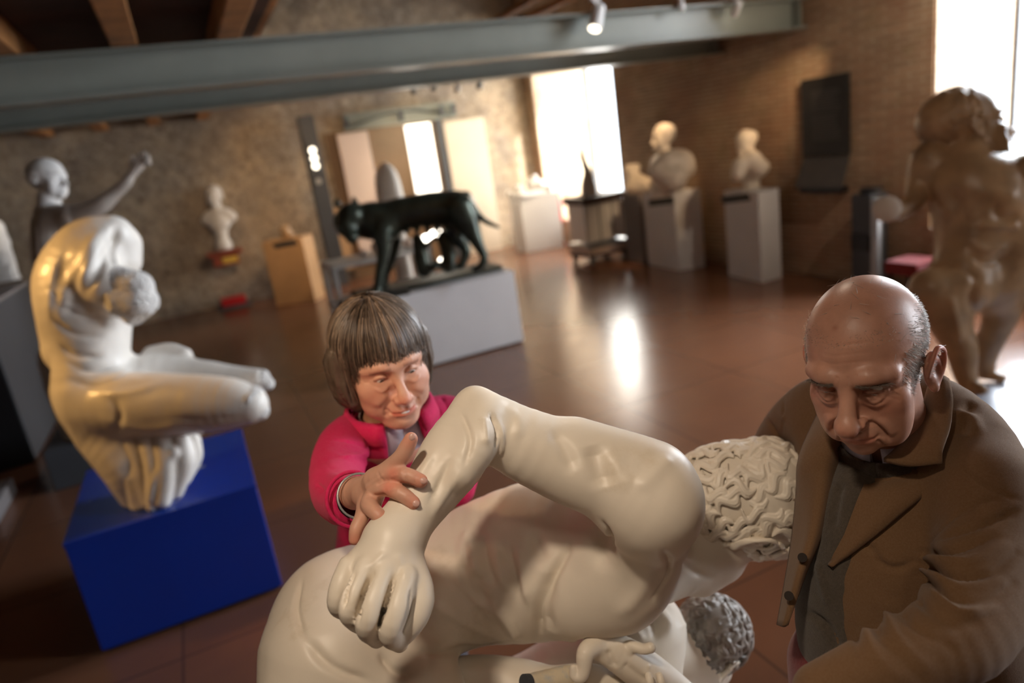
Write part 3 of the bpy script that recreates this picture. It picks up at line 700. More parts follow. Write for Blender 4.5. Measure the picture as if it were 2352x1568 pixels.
# metal work table left of the bronze animal
A_ = onplane(795, 752, 2, 0); 
t = thing('steel_frame_table', 'brushed steel frame table behind the front legs of the bronze animal', 'table', (A_[0]+.5, A_[1]+.3, 0))
ax_, ay_ = A_[0], A_[1]
MB().box((ax_-.03, ay_-.03, .78), (ax_+1.35, ay_+.75, .83)).build('tabletop', 'brushed', t, .005)
for sx, sy in ((0, 0), (1.3, 0), (0, .7), (1.3, .7)):
    l = MB().box((ax_+sx-.03, ay_+sy-.03, .03), (ax_+sx+.03, ay_+sy+.03, .78)).build('leg', 'brushed', t, .004)
    MB().box((ax_+sx-.045, ay_+sy-.045, 0), (ax_+sx+.045, ay_+sy+.045, .03)).build('foot', 'white', l)
MB().box((ax_, ay_-.02, .22), (ax_+1.3, ay_+.02, .26)).box((ax_-.02, ay_, .22), (ax_+.02, ay_+.7, .26)).box((ax_, ay_+.68, .22), (ax_+1.3, ay_+.72, .26)).build('stretcher', 'brushed', t)
b = Vox(.012); cc = np.array([ax_+.8, ay_+.35, .83])
for dx, dz, r in [(-.3, .05, .06), (-.1, .09, .09), (.15, .1, .09), (.35, .06, .07)]: b.sph(cc+[dx, 0, dz], r, .06)
V, Q = b.mesh(); tag(link_mesh('stone_fragment', clipz(V+.012*vnoise(V, 6, 5)[:, None], .832), Q, 'pinkish', None, True), 'pinkish broken stone fragment lying on the steel table', 'stone fragment')

# ---------------------------------------------------------------- bronze animal on its plinth
zt = .775
t = thing('plinth', 'long low white plinth under the dark bronze four-legged animal', 'plinth', (1.95, 7.0, 0), 0, 'box plinths')
MB().box((1.2, 6.5, .02), (2.895, 7.22, zt-.02)).build('body', 'lightgrey', t, .004)
MB().box((1.197, 6.497, zt-.02), (2.898, 7.223, zt)).build('top_panel', 'lightgrey', t, .003)
MB().box((1.22, 6.52, 0), (2.875, 7.2, .02)).build('base', 'black', t)
MB().box((1.185, 6.52, .02), (1.199, 7.2, zt-.03)).build('end_panel', 'darkgrey', t)  # thin sheet, its dark colour holds the end face's shade
label_stand(t, (1.56, 6.57), .42, .16, zt+.03, 0, .25)
t = thing('bronze_animal', 'dark green bronze wolf-like animal standing on the long white plinth', 'statue', (2.05, 6.86, zt))
MB().box((1.32, 6.68, zt+.001), (2.86, 7.12, zt+.05)).build('base_slab', 'bronze2', t, .01)
D = 6.95
b = Vox(.011)
b.pt([(862, 505, D, 36), (930, 490, D, 38), (1000, 478, D, 38), (1050, 478, D, 40)], .04)
b.pt([(860, 510, D, 42), (885, 515, D, 42)], .05)
b.pt([(850, 505, D, 40), (815, 510, D, 38), (795, 508, D, 30)], .04)      # neck with mane
b.pt([(808, 500, D-.1, 34), (800, 520, D-.12, 28)], .03)                    # head
b.pt([(800, 520, D-.14, 22), (808, 545, D-.20, 15)], .02)                   # muzzle
b.pt([(775, 468, D-.1, 9), (772, 458, D-.1, 4)], .015); b.pt([(815, 466, D-.05, 9), (812, 455, D-.05, 4)], .015)
for dd, o in ((-.10, 0), (.12, 22)):                                         # front legs
    b.pt([(878+o, 535, D+dd, 25), (880+o, 580, D+dd, 15), (872+o*.6, 630, D+dd, 11), (866+o*.6, 668, D+dd, 10)], .03); b.pt([(866+o*.6, 672, D+dd, 12), (848+o*.6, 678, D+dd-.02, 9)], .015)
b.pt([(1058, 480, D-.1, 36), (1082, 530, D-.1, 23), (1098, 560, D-.12, 14), (1112, 590, D-.12, 10), (1104, 612, D-.12, 10), (1090, 618, D-.12, 8)], .03)
b.pt([(1040, 500, D+.12, 32), (1050, 545, D+.14, 20), (1070, 575, D+.14, 12), (1062, 605, D+.14, 10), (1048, 612, D+.14, 8)], .03)
b.pt([(1070, 455, D, 16), (1095, 490, D, 10), (1115, 508, D, 7), (1145, 521, D, 4)], .02)
for u in (935, 958, 982, 1004, 1026): b.pt([(u, 516, D, 10), (u, 534, D, 5)], .015)
V, Q = b.mesh(); S = Sculpt(V, Q)
S.V += S.N*(.004*vnoise(S.V, 5, 11))[:, None]
for i in range(9): S.stroke([(812+i*6, 470+i), (806+i*7, 500), (812+i*7, 540-i)], 4, -.006)
for i in range(7): S.stroke([(900+i*17, 470), (896+i*17, 495), (900+i*17, 520)], 5, -.003)
body = link_mesh('body', clipz(S.V, zt+.045), S.Q, 'bronze', t, True)
# plain crouching support forms under the belly
for lab, L in (('support_figure', [[(962, 560, D-.05, 15), (968, 590, D-.05, 18), (975, 620, D-.05, 17)], [(958, 548, D-.05, 12)], [(975, 618, D-.05, 12), (1000, 612, D-.1, 8)], [(965, 575, D-.08, 8), (985, 558, D-.08, 6), (1000, 545, D-.05, 5)]]),
               ('support_figure', [[(1022, 555, D+.02, 15), (1030, 585, D+.02, 17), (1030, 610, D+.02, 17)], [(1018, 542, D+.02, 12)], [(1025, 612, D, 12), (998, 606, D-.05, 8)], [(1020, 570, D, 8), (1008, 550, D, 6)]])):
    b = Vox(.009)
    for l in L: b.pt(l, .02)
    V, Q = b.mesh(); link_mesh(lab, clipz(V, zt+.045), Q, 'bronze', t, True)
# strip light and lamp seen below the belly
pa, pb = at(962, 556, 9.), at(1012, 528, 9.)
t = thing('strip_lamp', 'glowing tilted strip lamp seen under the bronze belly', 'lamp', tuple(((pa+pb)/2)[:2])+(0,))
MB().tube([pa, pb], .042, 12).build('glowing_tube', 'tube', t)
mid_ = (pa+pb)/2
MB().tube([mid_+[0, .06, -.0], (mid_[0], mid_[1]+.06, .02)], .02, 8).lathe((mid_[0], mid_[1]+.06, 0), [(.16, 0), (.16, .02)], 16).build('stand', 'darkgrey', t)
p = at(1020, 603, 8.3)
t = thing('globe_lamp', 'small round glowing lamp behind the bronze hind legs', 'lamp', (p[0], p[1], 0))
b = Vox(.008); b.sph(p, .07, .01); V, Q = b.mesh(); link_mesh('globe', V, Q, 'tube', t, True)
MB().tube([p+[0, 0, -.06], (p[0], p[1], .02)], .015, 8).lathe((p[0], p[1], 0), [(.12, 0), (.12, .02)], 16).build('stand', 'darkgrey', t)
#LIGHTS
# ================================================================== BLUE PLINTH AND THE WHITE TORSO
t = thing('plinth', 'bright blue plinth under the armless white plaster torso', 'plinth', (-.43, 3.93, 0), 0, 'box plinths')
MB().box((-.853, 3.47, .02), (-.012, 4.40, .60)).build('body', 'blue', t, .004)
MB().box((-.856, 3.467, .585), (-.009, 4.403, .605)).build('top_panel', 'blue', t, .003)
MB().box((-.83, 3.49, 0), (-.03, 4.38, .02)).build('base', 'black', t)
p = onplane(448, 1078, 2, .606)
tag(MB().box((p[0]-.05, p[1]-.008, .606), (p[0]+.05, p[1]+.008, .612), .3).build('metal_clip', 'brushed'), 'tiny metal clip lying on the blue plinth top', 'clip')

D = 3.50
t = thing('white_torso_sculpture', 'glossy white headless seated torso, amber-lit back, on the blue plinth', 'sculpture', (-.62, 3.85, .605))
b = Vox(.008)
b.pt([(215, 890, D, 86), (212, 820, D, 78), (205, 760, D, 86), (195, 700, D, 100), (190, 640, D, 94), (212, 585, D, 80), (235, 560, D, 60)], .05)
b.pt([(165, 640, D+.05, 62), (150, 720, D+.05, 56), (165, 800, D+.05, 60)], .05)
b.pt([(238, 545, D-.02, 44), (262, 535, D, 38)], .05); b.pt([(286, 560, D+.06, 36), (288, 600, D+.06, 34)], .04)
b.pt([(215, 600, D-.12, 50), (235, 645, D-.13, 52), (262, 668, D-.12, 46)], .05)       # near shoulder stump
b.pt([(230, 930, D-.02, 84), (320, 930, D-.10, 76), (430, 928, D-.16, 70), (520, 926, D-.20, 60), (572, 930, D-.22, 44)], .05)
b.pt([(300, 880, D+.10, 66), (420, 868, D+.16, 48), (520, 876, D+.14, 40), (590, 872, D+.12, 27)], .04)
b.pt([(350, 815, D+.25, 22), (390, 808, D+.25, 20), (425, 815, D+.22, 16)], .03); b.pt([(345, 840, D+.2, 30), (430, 845, D+.2, 24)], .04)
b.pt([(250, 990, D, 70), (310, 1050, D, 78), (325, 1110, D, 58), (335, 1150, D, 42)], .05)
V, Q = b.mesh(); S = Sculpt(V, Q)
for L, r, a in [([(262, 508), (215, 560), (165, 640), (135, 740)], 20, .018), ([(272, 535), (240, 590), (195, 680)], 13, -.020), ([(266, 520), (262, 565), (258, 615)], 11, -.020), ([(120, 690), (170, 720), (235, 735)], 9, -.012), ([(115, 725), (165, 765), (240, 775)], 9, -.012), ([(110, 660), (150, 690), (200, 700)], 8, -.008), ([(135, 790), (170, 815), (235, 820)], 9, -.012), ([(150, 830), (200, 852), (270, 840)], 8, -.010),
                ([(150, 870), (220, 885), (310, 850)], 8, -.012), ([(200, 560), (170, 640), (150, 740)], 20, -.016), ([(225, 560), (205, 610), (180, 660)], 14, .012), ([(150, 560), (120, 640), (112, 740)], 14, .010),
                ([(225, 905), (300, 900), (380, 880)], 14, .010), ([(230, 960), (330, 985), (430, 975)], 16, .010), ([(255, 905), (275, 950), (270, 990)], 12, -.012), ([(400, 960), (480, 965), (560, 955)], 10, -.006), ([(245, 690), (262, 715), (255, 740)], 12, -.014)]:
    S.stroke(L, r, a)
S.V += S.N*(.004*vnoise(S.V, 3.0, 2))[:, None]
link_mesh('body', clipz(S.V, .607), S.Q, 'gesso', t, True)
b = Vox(.006); c_s = at(302, 678, D-.16)                     # chunk with flat broken faces
b.pt([(272, 648, D-.13, 38), (312, 660, D-.13, 40)], .015); b.pt([(268, 688, D-.14, 40), (316, 692, D-.13, 42)], .015); b.pt([(305, 722, D-.12, 26)], .015); b.pt([(340, 690, D-.10, 24)], .015)
g = np.random.default_rng(31)
for i in range(14):
    n_ = nrm(RC@np.array([g.uniform(-.9, 1.1), g.uniform(-1, 1), g.uniform(.1, 1.0)])); b.sph(tuple(c_s+n_*(.112+g.uniform(-.014, .016)+.32)), .32, .003, 'sub')
V, Q = b.mesh(); N = normals(V, Q); link_mesh('broken_shoulder', V+N*(.005*vnoise(V, 9, 8))[:, None], Q, 'gesso_rough', t, True)
for L in ([(575, 930, D-.22, 44), (594, 945, D-.22, 24)], [(600, 868, D+.12, 22), (614, 882, D+.12, 14)]):
    b = Vox(.007); b.pt(L, .02); V, Q = b.mesh(); N = normals(V, Q); link_mesh('broken_knee', V+N*(.009*vnoise(V, 8, 4))[:, None], Q, 'gesso_rough', t, True)
b = Vox(.007)                                               # hanging folds
for i, L in enumerate([[(250, 1000, D-.08, 30), (285, 1060, D-.1, 24), (320, 1130, D-.1, 14)], [(300, 1000, D-.1, 26), (325, 1060, D-.12, 22), (345, 1150, D-.12, 16)], [(340, 1005, D-.12, 22), (355, 1070, D-.14, 20), (352, 1165, D-.14, 14)],
                       [(375, 1010, D-.12, 24), (385, 1070, D-.14, 24), (375, 1150, D-.14, 18)], [(415, 1010, D-.1, 22), (425, 1060, D-.1, 24), (405, 1130, D-.1, 16)], [(445, 1010, D-.02, 16), (450, 1050, D-.02, 14), (425, 1100, D-.04, 14)],
                       [(400, 1040, D-.14, 18), (360, 1100, D-.16, 14), (350, 1140, D-.16, 10)], [(330, 1090, D-.05, 50), (340, 1150, D-.05, 40)]]): b.pt(L, .010 if i < 7 else .03)
V, Q = b.mesh(); link_mesh('drapery', clipz(V, .607), Q, 'gesso', t, True)

# ================================================================== DARK BLOCK AND RELIEF AT THE LEFT EDGE
t = thing('plinth', 'tall dark grey block at the left edge carrying crumpled white drapery', 'plinth', (-2.2, 7.8, 0), 0, 'box plinths')
MB().box((-2.8, 6.85, .02), (-1.656, 8.75, 1.34)).build('body', 'darkgrey', t, .006)
MB().box((-2.805, 6.845, 1.34), (-1.65, 8.755, 1.37)).build('top_panel', 'grey', t, .003)
MB().box((-2.78, 6.84, 0), (-1.67, 6.85, 1.33)).build('front_panel', 'black', t)
b = Vox(.012); d_ = 7.9
c_ = onplane(12, 640, 0, -1.95)
dd = -(RC.T@(c_-CAM))[2]
for L in [[(-30, 700, 40), (0, 640, 30), (-10, 540, 22)], [(20, 670, 26), (8, 600, 22), (-5, 520, 14)], [(45, 685, 18), (25, 640, 18), (12, 570, 10)], [(-60, 720, 60), (-60, 600, 50)]]: b.pt([(u, v, dd, r) for u, v, r in L], .02)
V, Q = b.mesh(); N = normals(V, Q); V = V+N*(.014*vnoise(V, 6, 21))[:, None]; V[:, 2] = np.maximum(V[:, 2], 1.371)
tag(link_mesh('draped_fragment', V, Q, 'whiteplaster', None, True), 'crumpled white draped figure cut by the left edge of the picture', 'sculpture')
p = onplane(8, 1120, 2, .12)
tag(MB().box((p[0]-.9, p[1]-.4, 0), (p[0]+.02, p[1]+.2, .12)).build('low_grey_base', 'grey', None, .01), 'low grey base slab at the lower left edge', 'base')

# ================================================================== STATUE WITH RAISED ARM
D = 5.5
t = thing('orator_statue', 'grey statue in profile with one arm raised, behind the white torso', 'statue', (-.93, 6.65, 0))
b = Vox(.009)
c = at(112, 415, D); T = Frame(rot_from((1, .15, .18), (0, 1, 0)), c, 1.42); head_ops(b, T)
b.T = T; b.ell((0, -.02, .04), (.085, .105, .088), .02); b.T = ID
b.pt([(112, 455, D, 24), (114, 485, D, 27)], .02)
V, Q = b.mesh(); link_mesh('head', V, Q, 'whiteplaster', t, True)
b = Vox(.010)
b.pt([(110, 495, D+.1, 30), (125, 505, D, 36), (165, 500, D-.1, 30)], .04)
b.pt([(128, 520, D, 44), (128, 570, D, 48), (140, 640, D, 50), (170, 760, D, 58), (185, 880, D, 66)], .05)
b.pt([(100, 520, D+.05, 26), (98, 580, D+.05, 22), (110, 640, D, 20)], .03)
bb = np.array(at(185, 880, D)); b.tube([tuple(bb), (bb[0]+.02, bb[1], .9), (bb[0]+.02, bb[1], .3)], [px(66, D), .25, .25], .05)
V, Q = b.mesh(); S = Sculpt(V, Q)
for i in range(8): S.stroke([(88+i*14, 520), (92+i*13, 560), (96+i*14, 620)], 5, -.010)
link_mesh('draped_body', S.V, S.Q, 'greyplaster', t, True)  # unlit tone of body and arm put into a greyer plaster
b = Vox(.008)
b.pt([(165, 500, D-.1, 27), (200, 487, D-.12, 22), (235, 468, D-.13, 19), (262, 445, D-.13, 15), (290, 420, D-.14, 12), (302, 402, D-.14, 9)], .02)
b.pt([(305, 398, D-.14, 10), (318, 378, D-.14, 13)], .01)
for i, (u, v) in enumerate([(322, 352), (332, 350), (340, 356), (342, 366)]): b.pt([(318+i*4, 374, D-.14-.01*i, 4.5), (u-2+i, v+10, D-.14-.01*i, 4), (u, v, D-.14, 3.4)], .004)
b.pt([(308, 385, D-.16, 5), (302, 372, D-.16, 4), (306, 360, D-.16, 3.4)], .005)
V, Q = b.mesh(); link_mesh('raised_arm', V, Q, 'greyplaster', t, True)
MB().box((bb[0]-.33, bb[1]-.3, 0), (bb[0]+.37, bb[1]+.33, .32)).build('base', 'darkgrey', t, .01)

# ================================================================== BROWN STANDING STATUE ON THE RIGHT
A_ = onplane(2198, 880, 2, .1)[:2]; B_ = onplane(2350, 1035, 2, .1)[:2]; e_ = nrm(A_-B_); n_ = np.array([e_[1], -e_[0]])
quad = [B_, B_+n_*1.15, A_+n_*1.15, A_]
tag(quad_solid(MB(), quad, 0, .10).build('marble_base', 'marble', None, .01), 'low pale marble base under the brown statue at the right edge', 'base')
D = 4.35
t = thing('athlete_statue', 'brown patinated muscular standing statue looking up to the right, behind the man', 'statue', tuple(at(2240, 880, D)[:2])+(.1,))
b = Vox(.010); c = at(2222, 300, D); T = Frame(rot_from((1, .28, .12), (-.25, 1, 0)), c, 2.2); head_ops(b, T, nose=1.1)
b.T = T; b.ell((0, -.022, .045), (.086, .105, .085), .02); b.ell((0, .05, -.09), (.05, .04, .04), .03)
b.tube([(.02, -.03, -.07), (.02, -.05, -.15)], [.06, .07], .03)
V0 = None; b.T = ID
b.pt([(2140, 385, D+.08, 48), (2200, 410, D, 62), (2290, 430, D-.1, 66), (2360, 430, D-.1, 55)], .06)
b.pt([(2235, 440, D, 90), (2240, 520, D, 84), (2225, 590, D, 70), (2205, 650, D, 74)], .07)
b.pt([(2290, 470, D-.08, 70), (2320, 560, D-.05, 66), (2290, 640, D, 60)], .06)
b.pt([(2135, 370, D+.05, 42), (2112, 420, D+.08, 28), (2098, 465, D+.05, 22), (2060, 488, D, 18)], .03)
b.pt([(2055, 485, D, 20), (2040, 480, D, 16)], .02)
b.pt([(2340, 400, D-.15, 45), (2420, 370, D-.3, 34), (2440, 250, D-.3, 26)], .03)
b.pt([(2140, 665, D-.02, 50), (2165, 690, D, 58), (2190, 760, D, 40), (2208, 800, D, 34), (2215, 850, D, 26), (2226, 885, D, 20)], .05)
b.pt([(2226, 890, D, 18), (2255, 895, D-.12, 13)], .03)
b.pt([(2270, 650, D+.06, 66), (2300, 700, D+.1, 44), (2290, 750, D+.15, 32), (2262, 810, D+.25, 28), (2262, 850, D+.3, 20)], .04)
b.pt([(2262, 858, D+.3, 16), (2300, 868, D+.2, 11)], .02)
V, Q = b.mesh(); S = Sculpt(V, Q)
for L, r, a in [([(2190, 430), (2200, 500), (2190, 570)], 22, -.018), ([(2230, 560), (2270, 575), (2320, 560)], 12, .018), ([(2225, 590), (2270, 605), (2320, 590)], 10, -.018), ([(2280, 470), (2300, 500), (2340, 500)], 14, -.02), ([(2240, 640), (2230, 690), (2245, 730)], 12, -.02), ([(2150, 430), (2175, 480)], 20, .015), ([(2185, 690), (2205, 770)], 12, .012), ([(2260, 440), (2320, 450)], 18, .015), ([(2260, 520), (2330, 520)], 10, .015), ([(2175, 600), (2240, 640)], 12, -.016)]:
    S.stroke(L, r, a)
ds = np.linalg.norm(S.V-at(2205, 280, D), axis=1); hm = np.clip((.24-ds)/.03, 0, 1)*np.clip(((c-S.V)@(T.R[:, 1])+.05)/.04, 0, 1)
S.V += S.N*(hm*.006*np.sin(vnoise(S.V, 9, 3)*7))[:, None]
S.V += S.N*(.003*vnoise(S.V, 4, 6))[:, None]
link_mesh('body', clipz(S.V, .102), S.Q, 'ochre', t, True)
b = Vox(.01); b.pt([(2038, 480, D-.02, 30)], .01); V, Q = b.mesh(); cc = V.mean(0); vd = nrm(cc-CAM); V = V-((V-cc)@vd)[:, None]*vd*.6; link_mesh('held_disc', V, Q, 'greyplaster', t, True)
# ================================================================== THE TWO FIGURES GROUP (nearest sculpture)
def cam_at(v3): return CAM+RC@np.array(v3, float)
def curls(v, T, n=120, R=(.082, .104, .090), c=(0, -.014, .034), seed=3, ymax=.05, low=False, fine=False):
    g = np.random.default_rng(seed); c = np.array(c); R = np.array(R); crown = nrm([0, -.35, 1])
    o = v.T; v.T = T
    for i in range(n):
        z = 1-1.92*(i+.5)/n; ph = i*2.39996+g.uniform(-.2, .2); r = math.sqrt(max(0, 1-z*z)); q = np.array([r*math.cos(ph), r*math.sin(ph), z]); s0 = c+R*q
        if not low and (s0[1] > ymax and s0[2] < .045) or not low and (s0[2] < -.045 and s0[1] > -.03) or (s0[2] < .01 and s0[1] > .03): continue
        if low and (s0[2] > .005 or s0[1] > .005 or s0[2] < -.085): continue
        t = q-crown; t = t-(t@q)*q
        if np.linalg.norm(t) < .1: t = np.cross(q, [1, .3, 0])
        t = nrm(t); b_ = np.cross(q, t); a0 = g.uniform(-.5, .5); t, b_ = t*math.cos(a0)+b_*math.sin(a0), b_*math.cos(a0)-t*math.sin(a0)
        L = g.uniform(.034, .046); A = g.uniform(.0055, .009)*g.choice([-1, 1]); hook = g.uniform(.6, 1.7); wid = g.uniform(.0050, .0062); h0 = g.uniform(0, .0016)
        for off in ((-1.5, -.5, .5, 1.5) if fine else (-1, 0, 1)):
            P = []; Rr = []
            for k in range(11):
                s = k/10; w = s*2*math.pi*1.05
                p = s0+t*(s-.5)*L+b_*(A*math.sin(w)+off*wid*(.80 if fine else 1)*(1-.7*s*s)*(.5+min(1, 3*s)*.5)+A*hook*max(0, s-.65)*2.6)-t*(hook*.010*max(0, s-.75)*2 if hook > 1.1 else 0)
                u_ = (p-c)/R; P.append(tuple(c+R*u_/np.linalg.norm(u_)*(1+(h0+(.0030 if abs(off) < 1 else .0008)+.0022*math.sin(math.pi*s))/.09))); Rr.append((.0026 if fine else .0036)*(.35+.75*math.sin(math.pi*(.12+.80*s))))
            v.tube(P, Rr, .0006 if fine else .0009, n=1)
    v.T = o

pl = thing('plinth', 'low plain plinth hidden under the pale group of two entwined figures', 'plinth', (.32, .80, 0), 0, 'box plinths')
MB().box((-.06, .42, .02), (.58, 1.10, .80)).build('body', 'lightgrey', pl, .004)
MB().box((-.04, .44, 0), (.56, 1.08, .02)).build('base', 'black', pl)
g_ = thing('entwined_figures_sculpture', 'large cream plaster sculpture of two entwined nude figures, bent elbow raised, nearest the camera', 'sculpture', (.32, .80, .80))
b = Vox(.003)
# torso and hips
b.pt([(800, 1480, 1.20, 178), (800, 1420, 1.22, 150)], .05)
b.pt([(800, 1470, 1.20, 176), (930, 1385, 1.25, 150), (1080, 1322, 1.27, 152), (1230, 1285, 1.26, 176), (1370, 1270, 1.22, 172)], .05)
b.pt([(1415, 1325, 1.14, 120), (1330, 1345, 1.16, 112)], .04)                 # breast
b.pt([(1430, 1200, 1.12, 90), (1500, 1215, 1.12, 80)], .05)
b.pt([(760, 1520, 1.12, 138), (735, 1650, 1.10, 130), (760, 1800, 1.12, 100)], .05)      # thigh
b.pt([(900, 1500, 1.17, 95), (960, 1600, 1.12, 110), (980, 1750, 1.1, 90)], .05)
# upper arm and shoulder
b.pt([(1490, 1148, 1.0, 114)], .05)
b.pt([(1098, 958, .99, 60), (1180, 1008, .99, 80), (1290, 1056, 1.0, 92), (1400, 1098, 1.0, 100), (1490, 1148, 1.0, 112)], .03)
b.pt([(1330, 1010, 1.0, 42), (1420, 1040, 1.0, 48), (1500, 1080, 1.0, 60)], .03)      # deltoid ridge along the top
b.pt([(1500, 1200, 1.05, 80), (1440, 1260, 1.12, 90)], .06)
# elbow
b.pt([(1088, 920, .985, 30)], .02); b.pt([(1130, 938, .972, 28), (1158, 962, .988, 30)], .02)
# forearm
b.pt([(1092, 955, .99, 58), (1050, 1035, .965, 78), (1003, 1105, .94, 70), (948, 1178, .91, 63), (905, 1245, .885, 66)], .012)
b.pt([(1110, 960, .955, 36), (1098, 1020, .935, 44), (1060, 1085, .92, 34)], .02)
# hand
b.pt([(900, 1250, .882, 64), (884, 1300, .868, 66)], .02)
b.pt([(825, 1315, .865, 50), (880, 1325, .862, 58), (925, 1325, .862, 48)], .02)
b.pt([(845, 1385, .885, 68), (885, 1400, .88, 62)], .02)
for L in ([(800, 1298, .852, 24), (783, 1345, .838, 27), (776, 1388, .838, 24), (795, 1405, .875, 20)],
          [(838, 1303, .842, 25), (812, 1365, .820, 27), (803, 1410, .819, 25), (832, 1432, .862, 21)],
          [(882, 1312, .838, 26), (856, 1385, .813, 28), (842, 1440, .813, 26), (866, 1466, .860, 22)],
          [(934, 1325, .842, 27), (912, 1395, .818, 29), (896, 1455, .818, 27), (918, 1478, .862, 21)]):
    b.pt(L, .0035)
for L in ([(815, 1312, .835, 4), (799, 1352, .823, 8), (789, 1404, .822, 9)], [(857, 1318, .826, 4), (835, 1375, .811, 8), (825, 1412, .811, 8)], [(905, 1325, .826, 4), (885, 1388, .811, 8), (873, 1430, .811, 8)]): b.pt(L, .006, 'sub')
b.pt([(945, 1300, .868, 34), (966, 1352, .852, 30), (962, 1405, .842, 27), (938, 1448, .842, 23), (925, 1468, .848, 18)], .005)
# neck and head
b.pt([(1480, 1290, 1.19, 78), (1560, 1290, 1.23, 70), (1640, 1245, 1.26, 74)], .04)
b.pt([(1530, 1345, 1.22, 24), (1600, 1330, 1.27, 22)], .03)
HT = Frame(rot_from((.10, -.80, -.60), (.85, .35, .25)), at(1700, 1163, 1.27), 1.12)
head_ops(b, HT); b.pt([(1612, 1318, 1.27, 46), (1650, 1290, 1.27, 50)], .03)
b.tube([tuple(HT.p((0, -.02, -.05))), tuple(HT.p((0, -.045, -.12)))], [.07, .07], .03)
# far arm reaching down, far leg
b.pt([(1430, 1330, 1.36, 80), (1400, 1460, 1.42, 58), (1300, 1560, 1.42, 45)], .04)
lo = at(760, 1800, 1.12); b.tube([tuple(lo), (lo[0]+.08, lo[1]+.02, .95), (lo[0]+.22, lo[1]-.02, .88)], [.07, .06, .05], .04)
V, Q = b.mesh(); S = Sculpt(V, Q)
# muscles and creases
for L, r, a in [
    ([(1128, 948), (1142, 990), (1138, 1035)], 7, -.010), ([(1148, 970), (1154, 1010), (1147, 1050)], 8, .004), ([(1112, 965), (1118, 1010)], 12, .004),
    ([(1165, 930), (1190, 965), (1190, 1010)], 22, .002), ([(1060, 950), (1080, 1010), (1068, 1070)], 9, -.004), ([(1035, 1050), (1010, 1110), (985, 1160)], 12, -.004), ([(1000, 1030), (960, 1100), (915, 1170)], 14, .003), ([(1062, 1080), (1020, 1140), (990, 1190)], 14, .0025),
    ([(1265, 985), (1300, 1035), (1322, 1085)], 26, -.006), ([(1362, 1020), (1376, 1070), (1392, 1120)], 34, -.009), ([(1415, 1060), (1432, 1100)], 30, .002),
    ([(1385, 1198), (1400, 1230), (1405, 1270)], 12, -.012),
    ([(1310, 1250), (1270, 1320), (1235, 1400), (1240, 1466)], 18, -.016), ([(1240, 1466), (1300, 1480), (1360, 1465)], 12, -.008),
    ([(1080, 1230), (1090, 1290), (1105, 1330)], 18, .007), ([(1140, 1240), (1150, 1310), (1165, 1360)], 18, .007), ([(1190, 1260), (1205, 1330), (1215, 1390)], 18, .007),
    ([(1108, 1230), (1120, 1300), (1140, 1350)], 14, -.008), ([(1168, 1240), (1180, 1310), (1190, 1370)], 14, -.008), ([(1055, 1280), (1080, 1350), (1130, 1400)], 16, -.008), ([(1120, 1380), (1160, 1420), (1190, 1470)], 22, .008),
    ([(1000, 1300), (1060, 1370), (1130, 1440)], 20, -.007), ([(985, 1380), (1080, 1440), (1150, 1470)], 22, .006), ([(960, 1500), (1060, 1490), (1180, 1470)], 14, -.008),
    ([(692, 1330), (680, 1400), (700, 1470)], 10, -.006), ([(700, 1470), (760, 1530), (850, 1568)], 14, -.007), ([(870, 1500), (900, 1540), (940, 1560)], 12, -.008),
    ([(1385, 1225), (1378, 1275)], 44, -.011), ([(1262, 1320), (1250, 1390), (1258, 1450)], 30, -.012), ([(1500, 1300), (1470, 1360), (1420, 1420)], 30, .004), ([(1150, 1262), (1158, 1290)], 22, -.009), ([(1232, 1240), (1240, 1270)], 26, -.010), ([(1096, 1335), (1112, 1380)], 24, -.009), ([(1070, 1230), (1060, 1290)], 20, .006),
    ([(1525, 1265), (1540, 1310), (1500, 1375)], 12, -.007), ([(1570, 1290), (1600, 1315), (1640, 1330)], 14, -.006), ([(1530, 1060), (1480, 1110)], 24, .003),
    ([(816, 1310), (797, 1350), (788, 1400)], 7, -.009), ([(860, 1315), (834, 1370), (822, 1430)], 7, -.011), ([(906, 1325), (884, 1390), (868, 1450)], 7, -.011), ([(945, 1350), (938, 1400), (918, 1460)], 6, -.005),
    ([(880, 1275), (850, 1300)], 10, .002), ([(915, 1280), (930, 1320)], 10, .002)]:
    S.stroke(L, r, a)
S.renorm(); S.V += S.N*(.0009*vnoise(S.V, 7, 9))[:, None]
uf = link_mesh('upper_figure', clipz(S.V, .802), S.Q, 'plaster', g_, True)
b = Vox(.0013); b.T = HT; b.ell((0, -.020, .032), (.0815, .104, .090), .004); b.ell((0, -.024, -.012), (.0760, .0880, .1025), .01); b.ell((0, .10, -.03), (.075, .062, .075), .006, 'sub'); b.ell((0, .055, -.085), (.10, .062, .07), .006, 'sub'); b.T = ID
curls(b, HT, 190, fine=True); curls(b, HT, 190, R=(.078, .090, .105), c=(0, -.024, -.012), seed=8, low=True, fine=True); V, Q = b.mesh(); link_mesh('curled_hair', V, Q, 'plaster', uf, True)

b = Vox(.0038)
b.pt([(1450, 1462, 1.33, 96), (1470, 1440, 1.33, 92)], .04)
b.pt([(1470, 1470, 1.33, 96), (1490, 1560, 1.32, 74), (1480, 1650, 1.28, 64)], .04)
b.pt([(1400, 1520, 1.40, 120), (1250, 1640, 1.40, 140), (1080, 1700, 1.38, 140), (930, 1700, 1.36, 130)], .05)
b.pt([(930, 1620, 1.24, 70), (1060, 1590, 1.20, 78), (1200, 1600, 1.17, 80), (1330, 1640, 1.15, 75)], .05)
b.pt([(1540, 1490, 1.42, 60), (1600, 1500, 1.45, 60)], .03)
H2 = Frame(rot_from((.55, -.5, -.6), (.25, .9, .25)), at(1622, 1485, 1.47), .86); head_ops(b, H2)
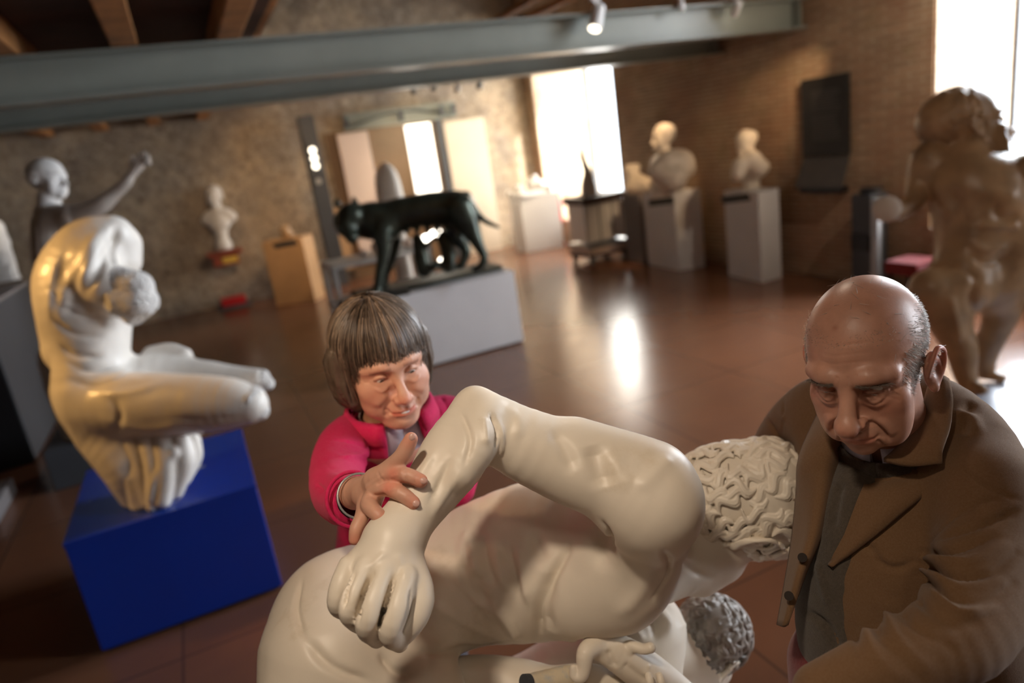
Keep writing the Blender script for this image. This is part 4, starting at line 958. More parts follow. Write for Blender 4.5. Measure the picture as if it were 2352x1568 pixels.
# clasping forearm with fist, thumb and finger tips
b.pt([(1570, 1620, 1.21, 52), (1510, 1570, 1.19, 46), (1470, 1540, 1.18, 40)], .02)
b.pt([(1270, 1565, 1.15, 26), (1340, 1560, 1.16, 32), (1420, 1575, 1.17, 36)], .02)
b.tube([(.02, .80, .90), (.32, .82, .88), (.54, .80, .90)], [.09, .12, .08], .05)
b.box((.26, .77, .845), (.30, .31, .045), .03, .03)
b.tube([tuple(at(1080, 1700, 1.36)), (.25, .85, .95)], [.12, .12], .05); b.tube([tuple(at(930, 1700, 1.34)), (.10, .80, .92)], [.10, .10], .05); b.tube([tuple(at(1480, 1650, 1.28)), (.55, .78, .90)], [.05, .06], .04)
b.tube([tuple(at(1330, 1640, 1.15)), (.42, .70, .95)], [.055, .06], .04)
V, Q = b.mesh(); S = Sculpt(V, Q)
for L, r, a in [([(1400, 1420), (1430, 1450), (1450, 1500)], 14, -.010), ([(1460, 1400), (1500, 1430), (1510, 1470)], 16, -.009), ([(1425, 1405), (1470, 1460)], 14, .008), ([(1480, 1390), (1530, 1420), (1540, 1460)], 18, .008), ([(1560, 1440), (1600, 1420), (1650, 1430)], 8, .004), ([(1000, 1560), (1100, 1540), (1200, 1550)], 20, .004), ([(1440, 1510), (1480, 1530)], 10, .004), ([(1370, 1480), (1380, 1520)], 6, -.004)]:
    S.stroke(L, r, a)
lf = link_mesh('lower_figure', clipz(S.V, .802), S.Q, 'plaster', g_, True)
b = Vox(.002); b.T = H2; b.ell((0, -.022, .036), (.0815, .102, .088), .004); b.ell((0, .10, -.03), (.075, .062, .075), .006, 'sub'); b.T = ID
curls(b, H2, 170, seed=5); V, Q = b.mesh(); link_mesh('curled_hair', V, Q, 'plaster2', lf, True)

b = Vox(.0022)
b.pt([(1560, 1610, 1.20, 50), (1500, 1555, 1.16, 47), (1445, 1515, 1.14, 45), (1400, 1490, 1.13, 38), (1368, 1482, 1.125, 28)], .02)
b.pt([(1366, 1480, 1.115, 25), (1345, 1500, 1.10, 21), (1341, 1535, 1.095, 17), (1333, 1553, 1.093, 15), (1320, 1551, 1.093, 12), (1317, 1534, 1.094, 9)], .008)
b.pt([(1450, 1482, 1.115, 13), (1478, 1490, 1.105, 12.5), (1494, 1487, 1.10, 12.5)], .006)
for u in (1486, 1512): b.pt([(u+4, 1552, 1.105, 9), (u+8, 1570, 1.10, 10), (u+14, 1600, 1.11, 11)], .003)
V, Q = b.mesh(); S = Sculpt(V, Q)
for L, r, a in [([(1400, 1500), (1410, 1525)], 10, -.004), ([(1425, 1478), (1450, 1500)], 8, .002), ([(1440, 1530), (1480, 1560)], 10, -.003), ([(1490, 1530), (1530, 1570)], 5, .002)]: S.stroke(L, r, a)
link_mesh('clasping_hand', S.V, S.Q, 'plaster', lf, True)
b = Vox(.003); b.pt([(1228, 1566, 1.115, 22), (1300, 1556, 1.14, 27)], .01); V, Q = b.mesh(); link_mesh('cut_stump', V+.002*vnoise(V, 12, 2)[:, None], Q, 'ochre_pale', lf, True)
MB().tube([at(1203, 1568, 1.100), at(1216, 1567, 1.106)], px(19, 1.11), 20).build('stump_end', 'darkgrey', lf)

# ================================================================== PEOPLE
def face_pts(S, T, P, off=0):
    out = []
    for x, z in catmull(np.array([(p[0], p[1], 0) for p in P], float), 4)[:, :2]:
        o = T.p((x, .3, z)); h = S._b().ray_cast(Vector(o), Vector(T.R@np.array([0, -1., 0])))
        if h[0] is not None: out.append(np.array(h[0]))
    return out
def fst(S, T, P, r, a, both=True):
    for s in ((1, -1) if both else (1,)):
        Q_ = face_pts(S, T, [(p[0]*s, p[1]) for p in P])
        if len(Q_) > 1: S.stroke3(Q_, r*T.s, a*T.s)
def gauss(L, c, r): return np.exp(-(((L-np.array(c))/np.array(r))**2).sum(1))
def face_col(V, T, lips=(1.0, .62, .62), lip=1., cheek=.5, brow=None, tone=None):
    L = T.inv(V); C_ = np.ones((len(V), 3))
    def mixin(w, c): 
        nonlocal C_; w = np.clip(w, 0, 1)[:, None]; C_ = C_*(1-w)+np.array(c)*w
    for s in (-1, 1):
        mixin(cheek*gauss(L, (s*.042, .062, -.028), (.022, .03, .018)), (1.12, .78, .74))
        mixin(.9*gauss(L, (s*.092, -.018, 0), (.02, .03, .035))*cheek*1.6, (1.15, .62, .55))
    mixin(cheek*gauss(L, (0, .118, -.042), (.014, .02, .012)), (1.15, .72, .68))
    mixin(lip*((np.abs(L[:, 0]) < .025) & (L[:, 1] > .07))*gauss(np.c_[L[:, 0]*0, L[:, 1]*0, L[:, 2]], (0, 0, -.0745), (1, 1, .0075))*np.clip((.026-np.abs(L[:, 0]))/.004, 0, 1), lips)
    if brow is not None:
        zb = .019+.004*np.cos(L[:, 0]*60); m_ = (np.abs(L[:, 0]) > .012) & (np.abs(L[:, 0]) < .050) & (L[:, 1] > .04)
        mixin(brow[0]*m_*np.exp(-((L[:, 2]-zb)/.004)**2), brow[1])
    mixin(.9*((np.abs(np.abs(L[:, 0])-.031) < .013) & (L[:, 1] > .06))*np.exp(-((L[:, 2]+.0005)/.0018)**2), (.35, .22, .2))
    return C_
def strands(roots, rad=.0006, sides=3):
    V = []; F = []
    mb = MB()
    for P in roots: mb.tube(P, [rad*(1-.75*i/(len(P)-1)) for i in range(len(P))], sides, cap=False)
    return np.array(mb.V), mb.F
def eyes(T, parent, mat='eye', look=(0, -.25), iris=(.16, .10, .06)):
    for s in (-1, 1):
        n = 20; V = []; F = []; C_ = []
        for i in range(n+1):
            a = math.pi*i/n
            for j in range(28):
                w = 2*math.pi*j/28; V.append((math.sin(a)*math.cos(w), math.cos(a), math.sin(a)*math.sin(w)))
                d = a; C_.append((.01, .01, .01) if d < .2 else (iris if d < .46 else (.72, .66, .62)))
        for i in range(n):
            for j in range(28): F.append((i*28+j, i*28+(j+1) % 28, (i+1)*28+(j+1) % 28, (i+1)*28+j))
        V = np.array(V)*.0124; rx = look[1]; c_, s_ = math.cos(rx), math.sin(rx); V = V@np.array([[1, 0, 0], [0, c_, -s_], [0, s_, c_]]).T
        rz = look[0]; c_, s_ = math.cos(rz), math.sin(rz); V = V@np.array([[c_, -s_, 0], [s_, c_, 0], [0, 0, 1]]).T
        V = T.many(V+np.array([s*.031, .0697, -.001]))
        link_mesh('eye', V, F, mat, parent, True, col=np.array(C_))

# ------------------------------------------------------------------ the woman
WT = Frame(rot_from((.4646, -.3132, .8283), (-.1082, .9083, .4041)), cam_at((-.2462, -.0367, -1.3304)), .955)
wf = at(905, 1500, 1.62)
wo = thing('person', 'woman with short grey-brown hair and pink fleece, reaching out to touch the sculpture', 'person', (wf[0], wf[1], 0), 0, 'visitors')
b = Vox(.0021)
head_ops(b, WT, fat=1.10, lid=-.0012, nose=.96)
b.T = WT
b.ell((0, .055, -.105), (.034, .026, .018), .02)
for s in (-1, 1): b.ell((s*.040, .058, -.030), (.024, .022, .02), .015)
b.tube([(0, -.02, -.06), (0, -.03, -.13), (0, -.03, -.19)], [.055, .054, .065], .02)
b.T = ID
b.pt([(900, 1010, 1.44, 50), (850, 1010, 1.42, 42), (800, 1030, 1.36, 38), (775, 1090, 1.25, 36), (790, 1130, 1.1, 32), (818, 1132, 1.0, 33)], .03)
b.pt([(818, 1132, 1.0, 34), (846, 1124, .955, 36), (868, 1110, .925, 30)], .012, n=4)
b.pt([(846, 1140, .95, 32), (850, 1160, .93, 26)], .012)
b.pt([(862, 1098, .925, 24), (888, 1080, .91, 21), (920, 1052, .90, 20), (935, 1026, .897, 18.5), (944, 1008, .895, 16)], .010)       # thumb
b.pt([(868, 1098, .915, 22), (896, 1087, .902, 20), (935, 1091, .889, 18), (966, 1104, .886, 16.5)], .004)      # index
b.pt([(864, 1124, .915, 22), (890, 1120, .898, 20), (925, 1136, .882, 18), (949, 1154, .880, 16)], .004)
b.pt([(854, 1146, .915, 22), (848, 1160, .900, 20), (866, 1180, .880, 17.5), (881, 1193, .878, 15.5)], .004)
b.pt([(840, 1158, .925, 21), (832, 1186, .905, 17.5), (818, 1214, .893, 15.5), (814, 1238, .892, 13.5)], .004)
V, Q = b.mesh(); S = Sculpt(V, Q)
fst(S, WT, [(.018, -.046), (.031, -.058), (.038, -.074)], .0045, -.0018); fst(S, WT, [(.032, -.036), (.044, -.046)], .015, .005)
fst(S, WT, [(.026, -.072), (.033, -.064)], .004, -.0026); fst(S, WT, [(.046, .006), (.058, .010)], .002, -.0008); fst(S, WT, [(.046, -.002), (.058, -.004)], .002, -.0008)
fst(S, WT, [(.018, -.016), (.034, -.022), (.047, -.014)], .004, .0018); fst(S, WT, [(.030, .012), (.046, .006)], .004, .0015)
for L, r, a in [([(900, 1095), (912, 1089)], 4, .0012), ([(893, 1128), (906, 1122)], 4, .0012), ([(930, 1082), (934, 1100)], 3, -.0012), ([(918, 1125), (914, 1142)], 3, -.0012), ([(868, 1085), (880, 1105)], 4, -.001),
                ([(955, 1092), (952, 1108)], 2.5, -.001), ([(940, 1140), (932, 1154)], 2.5, -.001), ([(870, 1176), (862, 1186)], 2.5, -.001), ([(921, 1084), (927, 1100)], 8, .0014), ([(916, 1124), (910, 1140)], 8, .0014), ([(840, 1120), (880, 1092)], 5, .0012), ([(842, 1136), (880, 1124)], 5, .0012), ([(836, 1150), (858, 1160)], 5, .001), ([(868, 1112), (890, 1104)], 5, -.0025), ([(862, 1138), (884, 1136)], 5, -.0025)]: S.stroke(L, r, a)
col = face_col(S.V, WT, lips=(.95, .52, .50), cheek=.55, brow=(.55, (.36, .30, .28)))
for u, v, d in [(968, 1105, .886), (951, 1155, .88), (883, 1194, .878), (814, 1238, .892), (944, 1008, .895), (900, 1088, .885), (893, 1122, .885)]:
    w = np.exp(-(np.linalg.norm(S.V-at(u, v, d), axis=1)/.011)**2)[:, None]; col = col*(1-w)+w*np.array([1.12, .74, .72])
# teeth showing in the smile are their own part; body continues coarsely under the clothes
b2 = Vox(.012); hips = at(905, 1500, 1.62)
b2.tube([tuple(at(900, 1030, 1.52)), tuple(at(905, 1250, 1.60)), tuple(hips)], [.05, .065, .10], .05)
for s in (-1, 1): b2.tube([(hips[0]+s*.08, hips[1], hips[2]-.05), (hips[0]+s*.09, hips[1]+.01, .5), (hips[0]+s*.09, hips[1], .08)], [.075, .05, .035], .04)
V2, Q2 = b2.mesh()
link_mesh('body', np.vstack([S.V, V2]), np.vstack([S.Q, Q2+len(S.V)]), 'skin_w', wo, True, col=np.vstack([col, np.ones((len(V2), 3))]))
for u, v, d, du, dv in [(972, 1104, .886, 1, .25), (955, 1156, .880, .9, .5), (886, 1195, .878, .7, .6), (946, 1003, .895, .3, -1)]:
    c_ = at(u, v, d); v_ = nrm(CAM-c_); t_ = RC@nrm([du, -dv, 0]); t_ = nrm(t_-(t_@v_)*v_); R_ = np.stack([np.cross(t_, v_), t_, v_], 1)
    b = Vox(.0008); b.ell(tuple(c_+v_*.0072), (.0042, .0052, .0022), .001, R=R_); Vn, Qn = b.mesh(); link_mesh('fingernail', Vn, Qn, 'nail', wo, True)
eyes(WT, wo, look=(.1, -.35), iris=(.10, .07, .05))
b = Vox(.0012); b.T = WT; b.tube([(-.019, .0860, -.0738), (0, .0955, -.0746), (.019, .0860, -.0738)], [.0022, .0030, .0022], .002); V, Q = b.mesh(); link_mesh('teeth', V, Q, 'white', wo, True)
# hair: soft cap and strands
b = Vox(.0035); b.T = WT
b.ell((0, -.020, .040), (.090, .108, .090), .02)
for s in (-1, 1): b.tube([(s*.082, -.005, .03), (s*.086, .004, -.02), (s*.076, .012, -.065)], [.020, .017, .010], .02); b.tube([(s*.072, -.05, .0), (s*.074, -.05, -.06), (s*.06, -.04, -.095)], [.034, .028, .016], .02)
b.ell((0, -.085, -.03), (.066, .034, .075), .03)
b.ell((0, .112, -.030), (.064, .075, .082), .008, 'sub')
V, Q = b.mesh(); S = Sculpt(V, Q); L = WT.inv(S.V); ang = np.arctan2(L[:, 0], L[:, 1]+.02); S.V += S.N*(.0022*np.sin(ang*46+2*vnoise(L, 6, 4))+.0012*np.sin(ang*101))[:, None]*WT.s
g = np.random.default_rng(12); roots = []
for i in range(1500):
    ph = g.uniform(-math.pi, math.pi); front = abs(ph) < .95
    a0 = g.uniform(.05, .9)**.7*.9; zend = (g.uniform(.030, .046) if front else (g.uniform(-.075, -.045) if abs(ph) < 2.0 else g.uniform(-.11, -.08)))
    if .75 < abs(ph) < 1.1: zend = g.uniform(-.05, .02)
    P = []; off = g.uniform(.000, .005); sw = g.uniform(-.10, .10)
    a = a0; z = 1
    for k in range(14):
        th = a0+(1.75-a0)*k/13; q = np.array([math.sin(ph+sw*k/13)*math.sin(th), math.cos(ph+sw*k/13)*math.sin(th), math.cos(th)])
        p = np.array([0, -.020, .040])+np.array([.090, .108, .090])*q*(1+off/.09)
        P.append(p)
    P = [p for p in P if p[2] > zend]
    if len(P) < 3: continue
    if zend < 0:
        e = P[-1].copy(); inw = g.uniform(.05, .25)
        for k in range(1, 7):
            f_ = k/6; P.append(np.array([e[0]*(1-inw*f_*f_*.6), e[1]*(1-inw*f_*.5)+.0, e[2]+(zend-e[2])*f_]))
    else: P.append(P[-1]+np.array([g.uniform(-.006, .006), .0015, -g.uniform(.006, .016)]))
    roots.append(WT.many(np.array(P)))
Vs, Fs = strands(roots, .0014); hc = []
for P in roots:
    k_ = float(g.choice([.55, .8, 1.1, 1.7, 2.6], p=[.25, .25, .22, .18, .10])); hc += [[k_, k_*.98, k_*.96]]*(3*len(P))
FQ = [tuple(q) for q in S.Q.tolist()]+[tuple(i+len(S.V) for i in f) for f in Fs]
link_mesh('hair', np.vstack([S.V, Vs]), np.array(FQ, np.int32), 'hair_w', wo, True, col=np.vstack([np.full((len(S.V), 3), .8), np.array(hc)]))
# clothes
b = Vox(.0045)
b.pt([(960, 975, 1.50, 44), (880, 990, 1.47, 56), (825, 1000, 1.42, 58), (790, 1030, 1.35, 62), (774, 1085, 1.25, 62), (778, 1135, 1.13, 60), (806, 1150, 1.03, 60)], .04)
b.pt([(900, 1010, 1.50, 60), (905, 1120, 1.54, 110), (905, 1250, 1.58, 130), (905, 1400, 1.62, 130), (905, 1480, 1.64, 130)], .05)
b.pt([(930, 985, 1.50, 50), (990, 955, 1.53, 44), (1040, 960, 1.55, 44), (1060, 1050, 1.50, 46), (1050, 1120, 1.42, 42)], .04)
b.pt([(845, 1135, .94, 40), (815, 1148, 1.02, 43), (800, 1148, 1.06, 40)], .006, 'sub')
b.T = WT; b.tube([(0, -.02, -.06), (0, -.025, -.16)], [.062, .075], .01, 'sub'); b.T = ID
V, Q = b.mesh(); S = Sculpt(V, Q)
for L, r, a in [([(735, 1060), (780, 1085), (850, 1095)], 8, -.006), ([(725, 1110), (765, 1140), (800, 1120)], 7, -.005), ([(770, 985), (800, 1040), (870, 1060)], 8, -.006), ([(740, 1030), (790, 1050), (840, 1045)], 9, .006),
                ([(735, 1160), (770, 1190), (795, 1220)], 7, -.005), ([(820, 960), (830, 1000), (860, 1030)], 8, -.006), ([(750, 1010), (800, 1015), (850, 1030)], 6, -.004), ([(724, 1140), (750, 1180), (780, 1235)], 9, .005), ([(990, 925), (1010, 950)], 7, -.005), ([(1015, 915), (1030, 945)], 6, -.004)]: S.stroke(L, r, a)
fl_ = link_mesh('fleece_jacket', S.V+S.N*(.0012*vnoise(S.V, 12, 5))[:, None], S.Q, 'fleece', wo, True)
def ring(T, rows, n=24, a0=0, a1=2*math.pi):
    """collar-like band from rows of (z, rx, ry, cy)"""
    V = []; F = []
    for z, rx, ry, cy in rows:
        for i in range(n+1): w = a0+(a1-a0)*i/n; V.append((rx*math.sin(w), cy+ry*math.cos(w), z))
    for r in range(len(rows)-1):
        for i in range(n): F.append((r*(n+1)+i, r*(n+1)+i+1, (r+1)*(n+1)+i+1, (r+1)*(n+1)+i))
    return T.many(np.array(V)), F
V, F = ring(WT, [(-.185, .098, .092, -.028), (-.155, .088, .086, -.028), (-.125, .082, .085, -.028), (-.110, .084, .088, -.030), (-.118, .092, .096, -.030), (-.150, .100, .104, -.030)], 30, .45, 2*math.pi-.45)
o = link_mesh('collar', V, F, 'fleece', fl_, True); md = o.modifiers.new('thick', 'SOLIDIFY'); md.thickness = .005; md.offset = 0
V, F = ring(WT, [(-.19, .080, .078, -.028), (-.150, .070, .070, -.026), (-.125, .064, .066, -.022)], 30); o = link_mesh('shirt_collar', V, F, 'shirt', wo, True); md = o.modifiers.new('thick', 'SOLIDIFY'); md.thickness = .003
cc = at(812, 1146, 1.0); ax1 = nrm(at(845, 1130, .96)-at(800, 1150, 1.06)); u1 = nrm(np.cross(ax1, [0, 0, 1])); v1 = np.cross(ax1, u1)
for nm, r_, rr, mt_ in (('cuff', .0375, .0030, 'fleece'),):
    mb = MB(); P = [cc+r_*(u1*math.cos(w)+1.05*v1*math.sin(w)) for w in np.linspace(0, 2*math.pi, 33)]; mb.tube(P, rr, 10, cap=False); mb.build(nm, mt_, fl_, smooth=True)
cb = at(826, 1138, .985); mb = MB(); P = [cb+.031*(u1*math.cos(w)+v1*math.sin(w)) for w in np.linspace(0, 2*math.pi, 33)]; mb.tube(P, .0018, 8, cap=False); mb.build('bracelet', 'brushed', wo, smooth=True)
b = Vox(.009)
b.tube([tuple(hips+[0, 0, .05]), tuple(hips-[0, 0, .05])], [.135, .14], .05)
for s in (-1, 1): b.tube([(hips[0]+s*.075, hips[1], hips[2]-.05), (hips[0]+s*.09, hips[1]+.01, .5), (hips[0]+s*.09, hips[1]+.01, .09)], [.095, .07, .06], .04)
V, Q = b.mesh(); link_mesh('trousers', V, Q, 'navy', wo, True)
for s in (-1, 1):
    b = Vox(.006); b.tube([(hips[0]+s*.09, hips[1]+.03, .045), (hips[0]+s*.10, hips[1]-.14, .03)], [.042, .03], .02); V, Q = b.mesh(); V[:, 2] = np.maximum(V[:, 2], .002); link_mesh('shoe', V, Q, 'shoe', wo, True)

# ------------------------------------------------------------------ the man
_F, _U = nrm((-.5744, -.3807, .7143)), nrm((-.262, .9271, .259)); _e = np.array([.4756, -.0297, -.9531])+_F*.082*1.05; _F, _U = _F*math.cos(.15)-_U*math.sin(.15), _U*math.cos(.15)+_F*math.sin(.15)
_S = np.cross(_F, _U); _F2 = _F*math.cos(.09)+_S*math.sin(.09)
PT = Frame(rot_from(_F2, _U), cam_at(_e-_F2*.082+np.array([.004, -.003, 0])+_F2*.003), .925)
mh = at(2120, 1560, 1.02)
mo = thing('person', 'bald older man in a camel coat and grey sweater, looking down at the pale sculpture', 'person', (mh[0], mh[1], 0), 0, 'visitors')
b = Vox(.0019)
head_ops(b, PT, nose=1.14, fat=.95, lid=.003, ear=(0, .004, -.016))
b.T = PT
for s in (-1, 1):
    b.tube([(s*.018, .093, .007), (s*.031, .092, .009), (s*.045, .080, .006)], [.0035, .005, .0035], .008, 'sub')
b.tube([(-.050, .064, .021), (-.028, .084, .025), (0, .082, .020), (.028, .084, .025), (.050, .064, .021)], [.006, .009, .007, .009, .006], .010)
b.tube([(0, .090, .004), (0, .101, -.014), (0, .111, -.030)], [.0085, .0095, .0105], .008)
b.ell((0, .115, -.038), (.0145, .013, .0120), .008)
b.tube([(0, -.02, -.06), (0, -.035, -.13), (0, -.05, -.20)], [.057, .057, .07], .02)
for s in (-1, 1): b.ell((s*.036, .052, -.085), (.018, .02, .02), .015)
b.T = ID
V, Q = b.mesh(); S = Sculpt(V, Q)
fst(S, PT, [(.016, -.044), (.029, -.056), (.037, -.074), (.038, -.090)], .0055, -.0060); fst(S, PT, [(.030, -.044), (.040, -.060), (.043, -.078)], .010, .0035)
fst(S, PT, [(.017, -.013), (.030, -.020), (.046, -.012)], .0035, -.0018); fst(S, PT, [(.018, -.008), (.032, -.014), (.045, -.008)], .0035, .0018)
for z in (.045, .056, .068): fst(S, PT, [(-.04, z), (-.015, z+.003), (.015, z), (.04, z+.002)], .0022, -.0006, False)
fst(S, PT, [(.006, .018), (.007, .030)], .002, -.0014); fst(S, PT, [(.048, .004), (.062, .010)], .0025, -.0012); fst(S, PT, [(.047, -.004), (.062, -.006)], .0025, -.0012); fst(S, PT, [(.046, -.010), (.058, -.020)], .0025, -.001)
fst(S, PT, [(.027, -.080), (.031, -.098)], .0035, -.0035); fst(S, PT, [(-.018, -.090), (.018, -.090)], .003, -.0012, False)
col = face_col(S.V, PT, lips=(.92, .60, .58), lip=.7, cheek=.5, brow=(.35, (.55, .5, .46)))
L = PT.inv(S.V)
for q in [(-.028, .072, .075), (-.045, .06, .085), (-.01, .03, .118), (-.02, .02, .12), (-.055, .045, .045), (-.03, .05, .10), (.01, .06, .09)]:
    w = np.exp(-(np.linalg.norm(L-np.array(q), axis=1)/.0042)**2)[:, None]*.65; col = col*(1-w)+w*np.array([.55, .38, .32])
hairz = (np.clip((.085-L[:, 2])/.02, 0, 1)*np.clip((L[:, 2]+.075)/.02, 0, 1)*np.clip((.035-L[:, 1])/.025, 0, 1)*(np.abs(L[:, 0]) < .087)*(np.clip((np.abs(L[:, 0])-.045)/.015, 0, 1) if False else 1))[:, None]*.35
col = col*(1-hairz)+hairz*np.array([.75, .8, .85])
b2 = Vox(.012)
b2.tube([tuple(at(2080, 1080, 1.04)), tuple(at(2090, 1300, 1.03)), tuple(mh)], [.07, .08, .10], .05)
b2.pt([(2080, 1050, 1.04, 80), (2230, 1130, .94, 60), (2240, 1330, .84, 52), (2180, 1470, .79, 50), (2000, 1540, .77, 42), (1880, 1590, .77, 38)], .04)
b2.pt([(2000, 1030, 1.12, 50), (1860, 980, 1.26, 40), (1780, 1080, 1.43, 34), (1690, 1180, 1.50, 28)], .04)
for s in (-1, 1): b2.tube([(mh[0]+.02, mh[1]+s*.08, mh[2]-.02), (mh[0]+.03, mh[1]+s*.10, .5), (mh[0]+.03, mh[1]+s*.11, .08)], [.08, .055, .04], .04)
V2, Q2 = b2.mesh()
# hand resting beyond the plaster head
b3 = Vox(.004); h0 = at(1690, 1180, 1.50); hd = nrm(at(1600, 1235, 1.46)-h0); b3.tube([tuple(h0), tuple(h0+hd*.07)], [.026, .034], .02)
for i in range(4): o_ = (RC@np.array([.3, .6, .2]))*(i-1.5)*.032; b3.tube([tuple(h0+hd*.08+o_), tuple(h0+hd*.12+o_*1.1), tuple(h0+hd*(.15-.008*abs(i-1.5))+o_*1.1)], [.011, .0095, .008], .004)
V3, Q3 = b3.mesh()
link_mesh('body', np.vstack([S.V, V2, V3]), np.vstack([S.Q, Q2+len(S.V), Q3+len(S.V)+len(V2)]), 'skin_m', mo, True, col=np.vstack([col, np.ones((len(V2)+len(V3), 3))]))
eyes(PT, mo, look=(0, -.6), iris=(.08, .06, .05))
g = np.random.default_rng(5); roots = []; bv = S._b(); n_s = 0
while n_s < 7500:
    q = nrm(g.normal(size=3)); p = np.array([0, -.014, .032])+q*np.array([.077, .098, .086])
    top = .062-.25*max(0, p[1]+.02); 
    if p[2] > top+g.uniform(-.012, .016) or p[1] > .052-g.uniform(0, .02)+(.0 if p[2] < .04 else -.02) or p[2] < -.05 or (abs(p[0]) < .05 and p[1] > -.02): continue
    if p[1] > .0 and p[2] < -.02: continue
    o_ = PT.p(p*1.4); h = bv.ray_cast(Vector(o_), Vector(nrm(PT.p(p)-o_)))
    if h[0] is None: continue
    h0 = np.array(h[0]); nn = nrm(PT.R@q); dirv = nrm(PT.R@(np.array([0, -.7, -.65])+g.normal(size=3)*.16)); dirv = nrm(dirv-(dirv@nn)*nn*.85); Ls = g.uniform(.007, .015)
    roots.append([h0-nn*.0005, h0+dirv*Ls*.5+nn*.0016, h0+dirv*Ls+nn*g.uniform(.001, .004)]); n_s += 1
for _ in range(60):                                          # sparse wisps over the crown
    q = nrm(g.normal(size=3)+[0, -.2, 1.2]); p = np.array([0, -.014, .032])+q*np.array([.077, .098, .086]); h0 = PT.p(p); nn = PT.R@q; dv = nrm(PT.R@g.normal(size=3)); dv = nrm(dv-(dv@nn)*nn)
    roots.append([h0, h0+dv*.006+nn*.002, h0+dv*.012+nn*.004])
Vs, Fs = strands(roots, .00033); link_mesh('hair', Vs, np.array(Fs, np.int32), 'hair_m', mo, True)
for s in (-1, 1):
    roots = []
    for _ in range(95):
        x = s*g.uniform(.012, .052); z = .016+.005*math.cos(x*60)+g.uniform(-.0035, .0035)*(1.1-abs(x)/.07); h = face_pts(S, PT, [(x, z), (x, z)])
        if h: roots.append([h[0], h[0]+PT.R@np.array([s*.004, .003, g.uniform(-.001, .002)]), h[0]+PT.R@np.array([s*.008, .003, g.uniform(-.003, .003)])])
    Vs, Fs = strands(roots, .0003); link_mesh('eyebrow', Vs, np.array(Fs, np.int32), 'brow', mo, True)
# sweater, shirt, trousers
b = Vox(.005)
b.pt([(2040, 1060, 1.06, 78), (1995, 1110, 1.03, 86), (1975, 1230, 1.03, 112), (1965, 1400, 1.05, 130), (1985, 1530, 1.08, 135)], .05)
b.T = PT; b.tube([(0, .01, -.06), (0, -.035, -.16)], [.060, .066], .008, 'sub'); b.T = ID
V, Q = b.mesh(); S = Sculpt(V, Q)
for L, r, a in [([(1850, 1400), (1900, 1440), (1930, 1500)], 12, -.008), ([(1880, 1300), (1900, 1380)], 10, .006), ([(1930, 1120), (1915, 1200)], 10, -.006)]: S.stroke(L, r, a)
sw_ = link_mesh('sweater', S.V, S.Q, 'sweater', mo, True)
V, F = ring(PT, [(-.215, .104, .098, -.055), (-.182, .088, .088, -.046), (-.160, .076, .083, -.042)], 36); o = link_mesh('neckband', V, F, 'sweater', sw_, True); md = o.modifiers.new('thick', 'SOLIDIFY'); md.thickness = .007; md.offset = 0
V, F = ring(PT, [(-.21, .078, .078, -.050), (-.175, .068, .072, -.042), (-.142, .062, .068, -.038), (-.138, .064, .071, -.038), (-.165, .073, .080, -.042)], 36, .12, 2*math.pi-.12); o = link_mesh('shirt_collar', V, F, 'shirt', mo, True); md = o.modifiers.new('thick', 'SOLIDIFY'); md.thickness = .002; md.offset = 0
b = Vox(.008)
b.tube([tuple(at(1985, 1540, 1.08)), (mh[0]-.02, mh[1], mh[2]-.12)], [.105, .14], .06)
b.pt([(1880, 1520, 1.12, 50), (1900, 1650, 1.14, 90)], .04)
for s in (-1, 1): b.tube([(mh[0]+.0, mh[1]+s*.08, mh[2]-.12), (mh[0]+.02, mh[1]+s*.10, .5), (mh[0]+.03, mh[1]+s*.11, .09)], [.10, .08, .07], .04)
V, Q = b.mesh(); link_mesh('trousers', V, Q, 'redcloth', mo, True)
for s in (-1, 1):
    b = Vox(.006); b.tube([(mh[0]+.06, mh[1]+s*.11, .05), (mh[0]-.13, mh[1]+s*.12, .035)], [.045, .034], .02); V, Q = b.mesh(); V[:, 2] = np.maximum(V[:, 2], .002); link_mesh('shoe', V, Q, 'shoe', mo, True)
# coat
b = Vox(.0045)
b.pt([(2090, 1010, 1.07, 110), (2120, 1120, 1.05, 165), (2120, 1250, 1.03, 190), (2130, 1400, 1.03, 190), (2150, 1560, 1.05, 185), (2160, 1750, 1.08, 200)], .06)
b.pt([(2060, 930, 1.10, 62), (2150, 950, 1.05, 80), (2230, 1040, .98, 96), (2262, 1140, .92, 100)], .05)
b.pt([(2075, 950, 1.12, 70), (1990, 930, 1.16, 72), (1900, 932, 1.22, 72), (1836, 970, 1.29, 66), (1792, 1030, 1.38, 60), (1768, 1100, 1.46, 54), (1720, 1165, 1.50, 46)], .05)
b.pt([(1900, 1000, 1.20, 72), (1905, 1120, 1.16, 66), (1885, 1220, 1.14, 56)], .05)
b.pt([(2070, 1080, 1.02, 85), (2050, 1180, 1.01, 100), (2012, 1300, 1.01, 106), (1995, 1400, 1.02, 104), (2015, 1540, 1.03, 100)], .05)       # front panel on the far side
b.pt([(2262, 1130, .92, 104), (2275, 1240, .88, 108), (2250, 1360, .83, 110), (2195, 1455, .79, 104), (2090, 1510, .77, 88), (1985, 1550, .76, 76), (1890, 1590, .76, 66)], .03)
b.pt([(2190, 1500, 1.0, 150), (2190, 1700, 1.0, 160)], .05)
